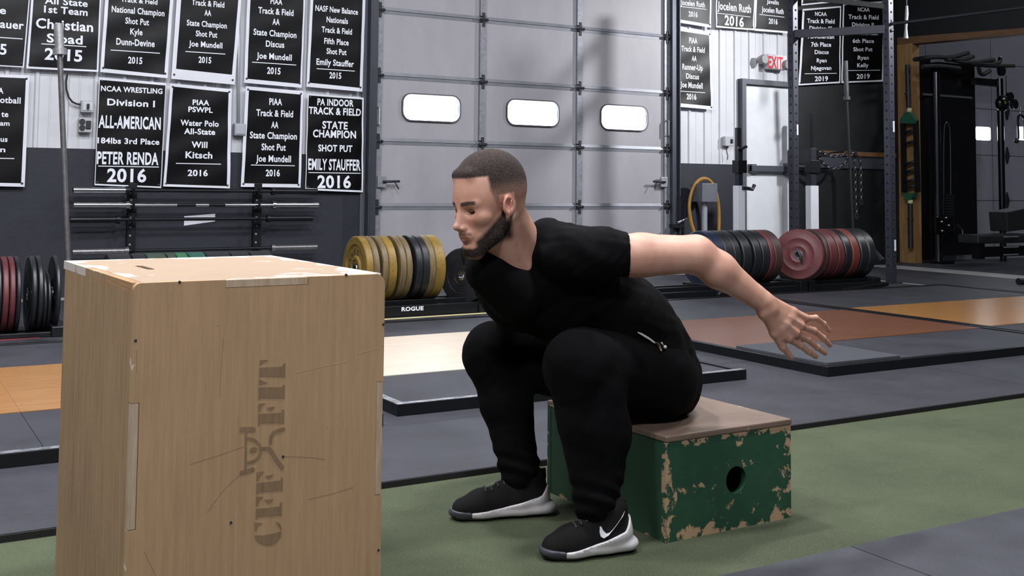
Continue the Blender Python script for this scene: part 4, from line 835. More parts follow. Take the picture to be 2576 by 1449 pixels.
def spl(x, y):
    d = ray(x, y); n = np.array([ca, sa, 0]); t_ = (np.array([A_[0], A_[1], 0])-[0, 0, CAMH])@n/(d@n); p = np.array([0, 0, CAMH])+d*t_-[A_[0], A_[1], 0]; return -p[0]*sa+p[1]*ca
s0, s1, s2 = spl(343, 715), spl(268, 692), spl(215, 676)
for ya, yb, mm in ((T_+.001, s1, eg), (s1+.001, s2-.001, sm_), (s2, BD-.002, eg)): LB().box((0.0003, ya, BH-T_), (T_, yb, BH-.0006)).build('joint_tab' if mm is eg else 'side_tab', mm, bx)
hx0, hy0 = .115, BD*.60
tpx = az(345, 671, BH); tu = (tpx[0]-A_[0])*ca+(tpx[1]-A_[1])*sa; tv = -(tpx[0]-A_[0])*sa+(tpx[1]-A_[1])*ca
tp2 = az(385, 677, BH); tu2 = (tp2[0]-A_[0])*ca+(tp2[1]-A_[1])*sa; tv2 = -(tp2[0]-A_[0])*sa+(tp2[1]-A_[1])*ca
v, f = flat([(T_, T_), (BW-.001, T_), (BW-.001, BD)]+[(.0, BD), (.0, s2), (T_, s2)], [rrect(min(tu, tu2), min(tv, tv2)-.012, max(tu, tu2)+.004, max(tv, tv2)+.03, .012)], T_)
LB().add([(q[0], q[1], BH-T_/2+q[2]) for q in v], f).build('top_panel', tm_, bx)
LB().box((BW-T_, T_+.0004, 0), (BW-.0006, BD-.002, BH-T_-.0005)).build('side_panel', mat('tan_ply_plain', WD, .6, rgb2=WD2, vscale=6, vstretch=(16, 16, .8)), bx)
LB().box((T_, BD-T_, 0), (BW-T_, BD-.0006, BH-T_-.0005)).build('back_panel', MATS['tan_ply_plain'], bx)
LB().box((T_+.001, T_+.02, .3), (BW-T_-.001, BD-T_-.001, .318)).build('inner_brace', MATS['tan_ply_plain'], bx)
scr = mat('screw_head', (92, 92, 104), .4, .8)
for (x, y) in ((452, 710), (871, 692), (341, 857), (964, 816), (712, 1149), (581, 1315), (952, 1384)):
    u, z = fpl(x, y); LB().cyl((u, -.0006, z), (u, .002, z), .0028, 12).build('screw', scr, bx)
# stencilled letters and lifter figure on the front
def zp(P): return [fpl(560+a/2.787, 880+b/2.787) for a, b in P]
def stroke(P, w_, cap=True):
    P = [np.array(p, float) for p in P]; Lf, Rt = [], []
    for i, p in enumerate(P):
        d = P[min(i+1, len(P)-1)]-P[max(i-1, 0)]; d /= np.linalg.norm(d); n = np.array([-d[1], d[0]])*w_/2; Lf.append(p+n); Rt.append(p-n)
    def half(c, a): return [c+np.array([math.cos(a+math.pi*k/6), math.sin(a+math.pi*k/6)])*w_/2 for k in range(1, 6)]
    d0 = P[1]-P[0]; d1 = P[-1]-P[-2]
    e1 = half(P[-1], math.atan2(d1[1], d1[0])+math.pi/2-math.pi) if cap else []; e0 = half(P[0], math.atan2(d0[1], d0[0])+math.pi/2) if cap else []
    return Rt+e1+Lf[::-1]+e0
S = {'letter': [
 [[(222,1300),(280,1300),(345,1290),(412,1270),(408,1310),(385,1345),(340,1368),(290,1368),(250,1350),(230,1325)], [(222,1210),(285,1215),(250,1228),(238,1270),(225,1262)], [(370,1205),(400,1215),(414,1250),(410,1266),(400,1250),(385,1225)]],
 [[(232,1115),(400,1098),(402,1070),(416,1070),(414,1168),(402,1158),(245,1172),(232,1195)], [(235,1030),(285,1030),(262,1055),(245,1090),(232,1095)], [(285,1052),(360,1045),(325,1078)]],
 [[(236,935),(405,915),(410,893),(422,895),(420,992),(408,985),(250,998),(236,1020)], [(238,858),(290,853),(265,880),(250,912),(236,920)], [(295,885),(362,872),(325,905)]],
 [[(248,450),(412,440),(416,418),(432,420),(432,518),(415,512),(265,515),(248,535)], [(250,378),(302,374),(275,395),(262,430),(250,438)], [(305,405),(370,398),(335,428)]],
 [[(250,262),(415,262),(425,245),(436,248),(436,345),(425,338),(270,338),(250,350)]],
 [[(255,125),(415,118),(428,92),(440,95),(440,195),(428,188),(280,186),(255,192)], [(258,72),(322,70),(285,90),(258,108)], [(252,205),(318,232),(252,245)]]]}
arc = [(175+92*math.sin(math.pi*k/10), 705-85*math.cos(math.pi*k/10)) for k in range(11)]
fig = [stroke([(135, 558), (215, 558)], 36), stroke([(163, 575), (161, 845)], 16, False), stroke([(133, 862), (212, 838)], 30), stroke(arc, 20), stroke([(205, 704), (225, 698)], 34), stroke([(262, 692), (318, 690)], 22), stroke([(322, 692), (350, 722), (378, 775), (415, 822)], 30), stroke([(335, 650), (338, 610), (362, 575), (395, 562), (428, 554)], 24)]
ink = mat('faded_stencil_ink', (124, 100, 74), .65, rgb2=(150, 122, 92), vscale=9, vstretch=(14, 14, 1))
for nm, groups in (('stencil_letter', S['letter']), ('stencil_figure', [fig])):
    for g in groups:
        mb = LB()
        for k_, P in enumerate(g):
            v, f = flat(zp(P), [], .0004); mb.add([(q[0], -.0004-k_*.00003+q[2]*.5, q[1]) for q in v], f)
        mb.build(nm, ink, bx)

for nm_, col_, L_s in (('scratch', (132, 106, 80), ([(562, 850), (556, 925), (553, 1000)], [(478, 1168), (548, 1146), (612, 1124)], [(716, 1148), (790, 1151), (818, 1156)], [(776, 1256), (832, 1243), (888, 1226)], [(362, 1386), (378, 1420), (392, 1449)], [(520, 1290), (560, 1235), (608, 1190)], [(344, 880), (345, 940)])),
                       ('pale_scratch', (196, 172, 146), ([(742, 938), (800, 924), (872, 910)], [(900, 890), (952, 876)], [(540, 818), (552, 817), (557, 806)], [(812, 1064), (828, 1078), (836, 1098)], [(676, 800), (677, 830), (676, 858)]))):
    for P in L_s:
        q_ = [np.array(fpl(*p)) for p in P]; pts_ = stroke([p*1000 for p in q_], .6, False); v, f = flat([(a[0]/1000, a[1]/1000) for a in pts_], [], .0002)
        LB().add([(q[0], -.0002+q[2]*.5, q[1]) for q in v], f).build('scratch', mat(nm_, col_, .6), bx)

# green box
GH = .277
N_, R_ = az(1675, 1367), az(2001, 1305)
GW = float(np.linalg.norm(R_[:2]-N_[:2])); GD = .566; ga = math.radians(1.2)
gx = thing('plyo_box', 'low green-painted plyo box with chipped paint and round hole, under the seated man', 'plyo box', (N_[0], N_[1], 0)); gx.rotation_euler[2] = ga
GP, GP2, CH = (44, 88, 64), (34, 68, 52), (182, 152, 122)
gf_ = panel_mat('chipped_green_front', GP, GP2, CH, GW, GH, 'xz', .05, .15, .615, 21, (3, 3, 3), .5)
gs_ = panel_mat('chipped_green_side', (44, 82, 58), (36, 66, 50), CH, GD, GH, 'yz', .03, .16, .70, 16, (3, 3, 3), .5)
gt_ = panel_mat('worn_brown_ply_top', (132, 112, 98), (112, 94, 84), (170, 156, 142), GW, GD, 'xy', .02, .12, .70, 12, (2, 10, 10), .5)
cxh, czh = (axx, None)[1] or 0, 0
hole = at(1855, 1208, N_[1]); hu, hz_ = hole[0]-N_[0], hole[2]
v, f = flat([(0, 0), (GW, 0), (GW, GH-T_), (0, GH-T_)], [circ(hu, hz_, .0365, 36)], T_, 0); LB().add([(q[0], T_/2+q[2], q[1]) for q in v], f).build('front_panel', gf_, gx)
LB().box((0.001, T_+.0005, 0), (T_, GD-T_, GH-T_)).build('side_panel', gs_, gx)
LB().box((GW-T_, T_+.0005, 0), (GW-.001, GD-T_, GH-T_)).build('side_panel', gs_, gx)
LB().box((0, GD-T_+.0005, 0), (GW, GD, GH-T_)).build('back_panel', gs_, gx)
LB().box((-.002, -.003, GH-T_+.0005), (GW+.002, GD+.002, GH)).build('top_panel', gt_, gx, bevel=.004)
LB().box((-.0012, -.0022, GH-T_*.72), (GW+.0012, -.0008, GH-T_*.60)).box((-.0012, -.0022, GH-T_*.42), (GW+.0012, -.0008, GH-T_*.3)).build('ply_line', mat('dark_ply_line', (92, 72, 56), .6), gx)
LB().box((T_+.001, T_+.001, .001), (GW-T_-.001, GD-T_-.001, .01)).build('bottom_panel', mat('dark_raw_ply', (70, 56, 44), .7), gx)

# ================================================================== PERSON (implicit surfaces meshed with surface nets)
class Field:
    def __init__(s, xs, ys, zs):
        s.ax = [np.asarray(a, np.float32) for a in (xs, ys, zs)]; s.F = np.full([len(a) for a in s.ax], .08, np.float32)
    def sub(s, lo, hi):
        sl = []
        for a, l, h in zip(s.ax, lo, hi):
            i0 = max(0, int(np.searchsorted(a, l))-1); i1 = min(len(a), int(np.searchsorted(a, h))+1)
            if i1-i0 < 2: return None, None
            sl.append(slice(i0, i1))
        sl = tuple(sl); G = np.meshgrid(s.ax[0][sl[0]], s.ax[1][sl[1]], s.ax[2][sl[2]], indexing='ij', sparse=True); return sl, G
    def put(s, fn, lo, hi, k, op='u'):
        m = .04+k; sl, G = s.sub(np.array(lo)-m, np.array(hi)+m)
        if sl is None: return
        d = fn(G).astype(np.float32); f = s.F[sl]
        if op == 'u':
            h = np.clip(.5+.5*(f-d)/k, 0, 1); s.F[sl] = f*(1-h)+d*h-k*h*(1-h)
        elif op == 's':
            d = -d; h = np.clip(.5-.5*(f-d)/k, 0, 1); s.F[sl] = f*(1-h)+d*h+k*h*(1-h)
        elif op == 'i':
            s.F[sl] = np.maximum(f, d)
    def cap(s, a, b, ra, rb=None, k=.01, op='u', sq=None):
        """tapered capsule; sq=(axis vector, factor): squash along axis"""
        a = np.array(a, float); b = np.array(b, float); rb = ra if rb is None else rb; R = max(ra, rb); ab = b-a; L2 = max(ab@ab, 1e-9)
        def fn(G):
            P = [G[i]-a[i] for i in range(3)]; t = np.clip(sum(P[i]*ab[i] for i in range(3))/L2, 0, 1); D = [P[i]-t*ab[i] for i in range(3)]
            q = sum(D[i]**2 for i in range(3))
            if sq is not None:
                n = np.array(sq[0], float); n /= np.linalg.norm(n); dn = sum(D[i]*n[i] for i in range(3)); q = q+dn*dn*(sq[1]**2-1)
            return np.sqrt(q)-(ra+(rb-ra)*t)
        s.put(fn, np.minimum(a, b)-R, np.maximum(a, b)+R, k, op)
    def ell(s, c, r, M=None, k=.01, op='u'):
        """ellipsoid; M rows = local axes in world"""
        c = np.array(c, float); r = np.array(r, float); M = np.eye(3) if M is None else np.array(M, float); R = r.max()
        def fn(G):
            P = [G[i]-c[i] for i in range(3)]; Q = [sum(M[j][i]*P[i] for i in range(3)) for j in range(3)]
            k0 = np.sqrt(sum((Q[j]/r[j])**2 for j in range(3))); k1 = np.sqrt(sum((Q[j]/r[j]**2)**2 for j in range(3)))+1e-6
            return k0*(k0-1)/k1
        s.put(fn, c-R, c+R, k, op)
    def box(s, c, h, M, rd=.004, k=.006, op='u'):
        c = np.array(c, float); h = np.array(h, float); M = np.array(M, float); R = np.linalg.norm(h)
        def fn(G):
            P = [G[i]-c[i] for i in range(3)]; Q = [np.abs(sum(M[j][i]*P[i] for i in range(3)))-(h[j]-rd) for j in range(3)]
            return np.sqrt(sum(np.maximum(q, 0)**2 for q in Q))+np.minimum(np.maximum(np.maximum(Q[0], Q[1]), Q[2]), 0)-rd
        s.put(fn, c-R, c+R, k, op)
    def chain(s, P, R, k=.01, sq=None):
        for i in range(len(P)-1): s.cap(P[i], P[i+1], R[i], R[i+1], k, sq=sq)
    def mesh(s):
        F = s.F; X, Y, Z = s.ax; S = F < 0; n = F.shape
        c = sum(S[i:n[0]-1+i, j:n[1]-1+j, k:n[2]-1+k].astype(np.uint8) for i in (0, 1) for j in (0, 1) for k in (0, 1))
        I, J, K_ = np.nonzero((c > 0) & (c < 8)); acc = np.zeros((len(I), 3)); cnt = np.zeros(len(I))
        for ax_ in range(3):
            o = [a for a in range(3) if a != ax_]
            for u in (0, 1):
                for v in (0, 1):
                    d = [0, 0, 0]; d[o[0]] = u; d[o[1]] = v; e = list(d); e[ax_] = 1
                    f0 = F[I+d[0], J+d[1], K_+d[2]]; f1 = F[I+e[0], J+e[1], K_+e[2]]; m = (f0 < 0) != (f1 < 0); t = np.where(m, f0/(f0-f1+1e-12), 0)
                    p = np.stack([X[I+d[0]], Y[J+d[1]], Z[K_+d[2]]], 1).astype(float); q = np.stack([X[I+e[0]], Y[J+e[1]], Z[K_+e[2]]], 1)
                    acc += (p+(q-p)*t[:, None])*m[:, None]; cnt += m
        V = acc/cnt[:, None]; idx = np.full([a-1 for a in n], -1, np.int32); idx[I, J, K_] = np.arange(len(I)); Q = []
        for ax_ in range(3):
            a0 = [slice(None)]*3; a1 = [slice(None)]*3; a0[ax_] = slice(0, n[ax_]-1); a1[ax_] = slice(1, n[ax_]); e = S[tuple(a0)] != S[tuple(a1)]
            E = np.stack(np.nonzero(e), 1); o = [(ax_+1) % 3, (ax_+2) % 3]; E = E[(E[:, o[0]] > 0) & (E[:, o[1]] > 0) & (E[:, o[0]] < n[o[0]]-1) & (E[:, o[1]] < n[o[1]]-1)]
            def g(du, dv): W = E.copy(); W[:, o[0]] -= du; W[:, o[1]] -= dv; return idx[W[:, 0], W[:, 1], W[:, 2]]
            q = np.stack([g(1, 1), g(0, 1), g(0, 0), g(1, 0)], 1); inn = S[E[:, 0], E[:, 1], E[:, 2]]; q[~inn] = q[~inn][:, ::-1]; Q.append(q)
        Q = np.concatenate(Q); Q = Q[(Q >= 0).all(1)]
        return V, Q
def nobj(name, V, Q, m, parent, smooth_it=0, label=None, col=None, b=None):
    if smooth_it:
        for _ in range(smooth_it):
            A = np.zeros_like(V); C_ = np.zeros(len(V))
            for a, c_ in ((0, 1), (1, 2), (2, 3), (3, 0)):
                for i_, j_ in ((a, c_), (c_, a)):
                    A[:, 0] += np.bincount(Q[:, i_], V[Q[:, j_], 0], len(V)); A[:, 1] += np.bincount(Q[:, i_], V[Q[:, j_], 1], len(V)); A[:, 2] += np.bincount(Q[:, i_], V[Q[:, j_], 2], len(V)); C_ += np.bincount(Q[:, i_], minlength=len(V))
            V = V*.5+.5*A/np.maximum(C_, 1)[:, None]
    b0 = np.array(base_of(parent)); me = bpy.data.meshes.new(name); me.from_pydata((V-b0).tolist(), [], Q.tolist()); me.polygons.foreach_set('use_smooth', [True]*len(Q)); me.materials.append(m)
    if col is not None:
        for nm, arr in col.items():
            at_ = me.attributes.new(nm, 'FLOAT', 'POINT'); at_.data.foreach_set('value', arr.astype(np.float32))
    o = bpy.data.objects.new(name, me); COL.objects.link(o); o.parent = parent
    if label: o['label'] = label
    return o
def axis(segs):   # segs: list of (start, end, step)
    out = []
    for a, b, s in segs: out += list(np.arange(a, b, s))
    return np.array(out)
V3 = lambda *a: np.array(a, float)

man = thing('person', 'bearded man in black t-shirt and joggers rising from the low box, left arm swung back', 'person', (1.75, 2.6, 0))
# joints
hipL, hipR = at(1655, 955, 2.49), at(1640, 945, 2.70)
kneL, kneR = at(1448, 915, 2.40), at(1238, 885, 2.80)
ankL, ankR = at(1497, 1305, 2.36), at(1306, 1220, 2.73)
shL, shR = at(1500, 640, 2.43), at(1282, 650, 2.80)
waist = at(1572, 815, 2.59); chest = at(1450, 700, 2.60); nkb = at(1330, 640, 2.58)
elL = at(1752, 640, 2.30); wrL = at(1925, 763, 2.24)
HC = at(1230, 474, 2.50)    # cranium centre
# head frame
hp_, hy_, hr_ = math.radians(9), math.radians(6), 0
f0 = V3(-math.cos(hy_), -math.sin(hy_), 0); l0_ = V3(math.sin(hy_), -math.cos(hy_), 0); u0 = V3(0, 0, 1)
HF = f0*math.cos(hp_)-u0*math.sin(hp_); HU = u0*math.cos(hp_)+f0*math.sin(hp_); HL = l0_
HM = np.array([HF, HL, HU])
SC = .975
def h(f, l, u): return HC+(HF*f+HL*l+HU*u)*SC
def hv(*r): return tuple(q*SC for q in r)

# -------- body: head, neck, arms, hands, trunk and legs as one surface
lo = V3(1.25, 2.12, .03); hi = V3(2.5, 3.0, 1.07)
hc = HC
B = Field(axis([(1.27, 1.60, .0024), (1.60, 2.04, .005), (2.04, 2.48, .0027)]), axis([(2.12, 2.34, .0032), (2.34, 2.66, .0028), (2.66, 3.02, .006)]), axis([(.03, .42, .007), (.42, .66, .0028), (.66, 1.07, .0024)]))
# cranium and face
B.ell(h(0, 0, 0), hv(.100, .0765, .096), HM, .004)
B.ell(h(-.018, 0, .004), hv(.092, .078, .090), HM, .02)
B.ell(h(.040, 0, -.03), hv(.062, .066, .075), HM, .02)
B.ell(h(.040, 0, -.085), hv(.054, .052, .06), HM, .02)
B.cap(h(.005, .055, -.085), h(.068, .022, -.143), .017*SC, .015*SC, .02); B.cap(h(.005, -.055, -.085), h(.068, -.022, -.143), .017*SC, .015*SC, .02)
B.ell(h(.078, 0, -.143), hv(.020, .024, .019), HM, .015)
B.ell(h(.045, 0, -.12), hv(.04, .045, .035), HM, .02)
for s in (1, -1):
    B.ell(h(.062, s*.045, -.067), hv(.021, .019, .017), HM, .02)     # cheekbone
    B.cap(h(.091, s*.012, -.027), h(.078, s*.046, -.028), .008*SC, .008*SC, .012)   # brow ridge
    B.ell(h(.097, s*.029, -.048), hv(.015, .017, .0125), HM, .010, 's')    # socket
    B.ell(h(.050, s*.066, .0), hv(.03, .008, .03), HM, .02, 's') if 0 else None
    B.ell(h(.0705, s*.031, -.049), hv(.0165, .0175, .0145), HM, .004)      # lids
    B.ell(h(.0835, s*.031, -.0505), hv(.009, .0135, .0042), HM, .002, 's') # eye opening
    B.cap(h(.086, s*.016, -.0435), h(.079, s*.046, -.046), .0032*SC, .003*SC, .004)
B.cap(h(.094, 0, -.036), h(.1130, 0, -.081), .0078*SC, .0085*SC, .009)      # nose bridge
B.cap(h(.092, 0, -.06), h(.102, 0, -.088), .012*SC, .013*SC, .009)
B.ell(h(.1165, 0, -.085), hv(.0105, .0098, .0088), HM, .006)
for s in (1, -1):
    B.ell(h(.1035, s*.0125, -.090), hv(.0105, .0072, .0072), HM, .005)
    B.ell(h(.107, s*.0075, -.0975), hv(.0062, .0035, .004), HM, .002, 's')
B.ell(h(.088, 0, -.110), hv(.018, .027, .018), HM, .012)       # muzzle
B.cap(h(.1035, 0, -.1125), h(.095, .021, -.1165), .0048*SC, .0028*SC, .004); B.cap(h(.1035, 0, -.1125), h(.095, -.021, -.1165), .0048*SC, .0028*SC, .004)
B.cap(h(.101, 0, -.1225), h(.093, .018, -.1195), .0055*SC, .003*SC, .004); B.cap(h(.101, 0, -.1225), h(.093, -.018, -.1195), .0055*SC, .003*SC, .004)
for s in (1, -1): B.cap(h(.1085, 0, -.1178), h(.096, s*.023, -.1182), .0014, .0012, .002, 's')
B.ell(h(.1, 0, -.1315), hv(.008, .014, .004), HM, .006, 's')
# beard volume
B.cap(h(-.004, .063, -.075), h(.03, .052, -.118), .010*SC, .016*SC, .012); B.cap(h(.03, .050, -.118), h(.070, .020, -.156), .016*SC, .016*SC, .012)
B.cap(h(-.004, -.063, -.075), h(.03, -.052, -.118), .010*SC, .016*SC, .012); B.cap(h(.03, -.050, -.118), h(.070, -.020, -.156), .016*SC, .016*SC, .012)
B.cap(h(.074, -.015, -.160), h(.074, .015, -.160), .017*SC, .017*SC, .012)
# hair thickness
B.ell(h(-.006, 0, .018), hv(.103, .0785, .088), HM, .006)
B.cap(h(.078, -.032, .048), h(.078, .032, .048), .009, .009, .02)
# ears
for s in (1, -1):
    eo = .012; M_ = np.array([HF*.93+HU*.2+HL*.3*s*-1, HL*s*.95+HF*-.3, HU*.95-HF*.22]); M_ = np.array([r/np.linalg.norm(r) for r in M_])
    B.ell(h(-.014+eo, s*.080, -.045), hv(.023, .0065, .029), M_, .004)
    B.ell(h(-.010+eo, s*.086, -.043), hv(.0135, .006, .0175), M_, .003, 's')
    B.cap(h(-.012+eo, s*.083, -.058), h(-.020+eo, s*.084, -.034), .0028, .0024, .003)
    B.ell(h(-.006+eo, s*.079, -.072), hv(.0075, .0055, .0095), M_, .004)
    B.ell(h(.0035+eo, s*.0785, -.050), hv(.0045, .005, .007), M_, .003)
# neck and trunk
B.cap(h(-.035, 0, -.065), nkb+V3(-.01, 0, -.0), .058, .060, .02); B.cap(h(.0, 0, -.085), nkb+V3(-.04, -.01, -.05), .05, .055, .02)
B.cap(h(-.02, .045, -.08), nkb+V3(-.06, -.03, -.08), .011, .013, .02)
B.cap(nkb+V3(0, 0, -.03), chest, .06, .115, .03); B.cap(chest, waist, .11, .10, .04); B.cap(waist, (hipL+hipR)/2, .10, .10, .04)
B.cap(nkb+V3(.03, 0, -.02), shL, .045, .045, .03); B.cap(nkb+V3(0, 0, -.04), shR, .045, .045, .03)
# left arm
uav = elL-shL
B.cap(shL, shL+uav*.45, .052, .0535, .02, sq=((0, 1, 0), 1.1)); B.cap(shL+uav*.45, elL+V3(-.005, 0, -.0), .055, .050, .02)
B.cap(shL+uav*.35+V3(0, 0, -.015), shL+uav*.75+V3(0, 0, -.01), .042, .036, .02)
fa = wrL-elL
B.cap(elL, elL+fa*.32, .048, .0475, .02); B.cap(elL+fa*.32, wrL-fa*.08, .0475, .029, .02); B.cap(wrL-fa*.15, wrL, .027, .026, .015, sq=((0, 1, 0), 1.15))
B.ell(elL+V3(.0, .0, .018), (.03, .024, .02), None, .015)
# left hand: palm faces away, back of the hand toward the camera
YH_ = 2.235
def hp(x, y, dy=0): return at(x, y, YH_+dy)
kn = [hp(2026, 801, -.004), hp(2014, 820, -.010), hp(2001, 838, -.010), hp(1983, 852, -.004)]     # little .. index knuckles
wr = [hp(1945, 762, .004), hp(1938, 772, 0), hp(1930, 782, 0), hp(1922, 790, .004)]
for i in range(4): B.cap(wr[i], kn[i], .0165, .0122, .016)
B.cap(wrL, (wr[1]+wr[2])/2, .026, .022, .012)
for i in range(3): B.cap(wr[i]*.4+kn[i]*.6, wr[i+1]*.4+kn[i+1]*.6, .0125, .0125, .01)
FG = [[kn[0], hp(2052, 800, .010), hp(2072, 815, .022), hp(2086, 833, .030)], [kn[1], hp(2047, 832, .002), hp(2070, 850, .014), hp(2087, 868, .026)],
      [kn[2], hp(2030, 853, 0), hp(2055, 873, .010), hp(2075, 888, .022)], [kn[3], hp(2012, 868, .004), hp(2034, 884, .012), hp(2052, 897, .022)]]
for g, r in zip(FG, ((.0092, .0084, .0078, .0068), (.0102, .0094, .0086, .0074), (.0106, .0098, .009, .0078), (.0106, .0098, .009, .0078))):
    for i in range(3): B.cap(g[i], g[i+1], r[i], r[i+1], .004)
    for i in (1, 2): B.ell(g[i], (r[i]*1.08,)*3, None, .003)
for q in kn: B.ell(q+V3(0, -.006, .002), (.0075, .006, .0075), None, .006)
th_ = [hp(1931, 790, .004), hp(1948, 838, .006), hp(1968, 872, .010), hp(1990, 898, .016)]
for i, (a, b) in enumerate(((.018, .0135), (.0125, .0105), (.0105, .0085))): B.cap(th_[i], th_[i+1], a, b, .007)
B.cap(th_[0], (kn[3]+th_[1])/2, .013, .009, .012)
for i in range(4):   # extensor tendons
    B.cap(wr[i]*.5+kn[i]*.5+V3(0, -.0135, .001), kn[i]+V3(0, -.010, .002), .0022, .0028, .006)
# right arm (mostly hidden behind the trunk)
elR = at(1340, 778, 2.95); wrR = at(1500, 800, 3.0)-V3(0, .02, 0)
B.cap(shR, elR, .05, .043, .02); B.cap(elR, wrR, .042, .028, .02); B.cap(wrR, wrR+V3(.07, 0, -.01), .028, .03, .02, sq=((0, 1, 0), 1.6))
for k_ in range(4): B.cap(wrR+V3(.08, 0, .012-.016*k_), wrR+V3(.15, .005, .016-.02*k_), .0095, .0078, .005)
B.cap(wrR+V3(.02, 0, -.02), wrR+V3(.08, -.01, -.055), .012, .009, .006)
# legs (under the joggers)
for hp2, kn2, an2 in ((hipL, kneL, ankL), (hipR, kneR, ankR)):
    B.cap(hp2, kn2, .078, .05, .03); B.cap(kn2, kn2*.6+an2*.4, .05, .05, .02); B.cap(kn2*.6+an2*.4, an2, .048, .032, .02); B.cap(an2, an2+V3(-.01, 0, -.025), .028, .026, .015)
V, Q = B.mesh(); del B.F
V[:, 2] = np.maximum(V[:, 2], .012)
P = (V-HC)@HM.T/SC; f_, l_, u_ = P[:, 0], np.abs(P[:, 1]), P[:, 2]
def sst(a, b, x): t = np.clip((x-a)/(b-a), 0, 1); return t*t*(3-2*t)
near = (np.abs(f_) < .16) & (l_ < .11) & (u_ > -.21) & (u_ < .14)
top = sst(.036, .044, u_+.05*np.clip(l_-.045, 0, 1)+np.where(f_ < .04, .2, 0)*0)      # above the hairline
side = sst(.052, .040, f_+.35*np.clip(.0-u_, 0, 1))*sst(-.060, -.052, u_)       # behind the temple
nape = sst(-.115, -.075, u_)
ear = ((np.abs(f_+.000) < .024) & (l_ > .0745) & (u_ < -.012) & (u_ > -.084))
rear = sst(-.02, -.035, f_)
hair_m = np.maximum(top, np.maximum(side*sst(-.065, -.05, u_)*sst(-.012, .0, f_+0*u_)+0, np.maximum(side*sst(-.04, -.03, u_), rear*nape)))*near
fade = .30+.70*sst(-.045, .035, u_+.1*np.clip(-f_-.03, 0, .2))            # clipped short at the sides
hair = hair_m*fade*(~ear)
bl = -.052-.92*np.clip(f_-.008, 0, 1)                                    # cheek line of the beard
beard = sst(.004, -.010, u_-bl)*sst(-.022, -.006, f_)*near*sst(.5, -.5, 0*u_)*2*.5
beard = sst(.006, -.014, u_-bl)*sst(-.030, -.004, f_+.30*np.clip(-u_-.08, 0, .06))*near
under = sst(-.190, -.160, u_-.035*sst(.045, .0, f_)); beard = beard*under
chin = sst(.090, .078, f_)+sst(-.140, -.150, u_); beard = np.clip(beard*np.clip(chin, 0, 1), 0, 1)*(~ear)
neckline = sst(-.036, -.002, f_+.3*np.clip(-u_-.08, 0, .06)); beard *= neckline
stache = .55*sst(-.1005, -.104, u_)*sst(-.1125, -.109, u_)*sst(.088, .094, f_)*near
soul = .35*sst(-.1265, -.129, u_)*sst(-.138, -.134, u_)*sst(.012, .008, l_)*(f_ > .08)*near
side_st = .5*sst(-.105, -.112, u_)*sst(-.140, -.13, u_)*np.exp(-((l_-.030)/.006)**2)*(f_ > .075)*near*0
beard = np.maximum(beard, np.maximum(stache, soul))
bz = -.0245+.22*np.clip(l_-.034, 0, 1)*-1+.16*np.clip(.034-l_, -.03, .03)*-1
lash = sst(.0022, .0010, np.abs(u_+.0462-.004*sst(.012, 0, np.abs(l_-.031))))*sst(.017, .020, l_)*sst(.047, .043, l_)*(f_ > .06)*near
brow = sst(.0066, .0036, np.abs(u_-(bz)))*sst(.010, .014, l_)*sst(.056, .050, l_)*(f_ > .05)*near*.92; brow = np.maximum(brow, lash)
lips = sst(-.108, -.111, u_)*sst(-.1285, -.125, u_)*sst(.024, .019, l_)*sst(.088, .094, f_)*near
skin_m = bpy.data.materials.new('skin'); skin_m.use_nodes = True; nt = skin_m.node_tree; N = nt.nodes; K = nt.links; b = N['Principled BSDF']
b.inputs['Roughness'].default_value = .5; b.inputs['Subsurface Weight'].default_value = .12; b.inputs['Subsurface Radius'].default_value = (.012, .004, .002); b.inputs['Subsurface Scale'].default_value = .5
tc = N.new('ShaderNodeTexCoord'); nz = N.new('ShaderNodeTexNoise'); nz.inputs['Scale'].default_value = 14; nz.inputs['Detail'].default_value = 6; K.new(tc.outputs['Object'], nz.inputs['Vector'])
def mixc(a, c2, fac, cl=True):
    x = N.new('ShaderNodeMix'); x.data_type = 'RGBA'
    for i, v in ((6, a), (7, c2)):
        if isinstance(v, tuple): x.inputs[i].default_value = lin(v)+(1,)
        else: K.new(v, x.inputs[i])
    if isinstance(fac, float): x.inputs[0].default_value = fac
    else: K.new(fac, x.inputs[0])
    return x.outputs[2]
def attr(n): a = N.new('ShaderNodeAttribute'); a.attribute_name = n; return a.outputs['Fac']
mr = N.new('ShaderNodeMapRange'); mr.inputs[1].default_value = .35; mr.inputs[2].default_value = .65; K.new(nz.outputs['Fac'], mr.inputs[0])
c = mixc((212, 165, 145), (196, 146, 126), mr.outputs[0])
c = mixc(c, (178, 108, 98), attr('flush')); c = mixc(c, (158, 92, 86), attr('lips'))
hn = N.new('ShaderNodeTexNoise'); hn.inputs['Scale'].default_value = 520; hn.inputs['Detail'].default_value = 3; K.new(tc.outputs['Object'], hn.inputs['Vector'])
def strand(a):   # hairs break up the edge of the mask
    m1 = N.new('ShaderNodeMath'); m1.operation = 'MULTIPLY_ADD'; K.new(hn.outputs['Fac'], m1.inputs[0]); m1.inputs[1].default_value = .9; m1.inputs[2].default_value = -.45
    m2 = N.new('ShaderNodeMath'); m2.operation = 'ADD'; m2.use_clamp = True; K.new(a, m2.inputs[0]); K.new(m1.outputs[0], m2.inputs[1])
    m3 = N.new('ShaderNodeMath'); m3.operation = 'MULTIPLY'; m3.use_clamp = True; K.new(m2.outputs[0], m3.inputs[0]); m4 = N.new('ShaderNodeMath'); m4.operation = 'MULTIPLY'; m4.use_clamp = True; K.new(a, m4.inputs[0]); m4.inputs[1].default_value = 5; K.new(m4.outputs[0], m3.inputs[1]); return m3.outputs[0]
c = mixc(c, (31, 26, 26), strand(attr('hair'))); c = mixc(c, (14, 11, 11), strand(attr('beard'))); c = mixc(c, (34, 26, 25), attr('brow'))
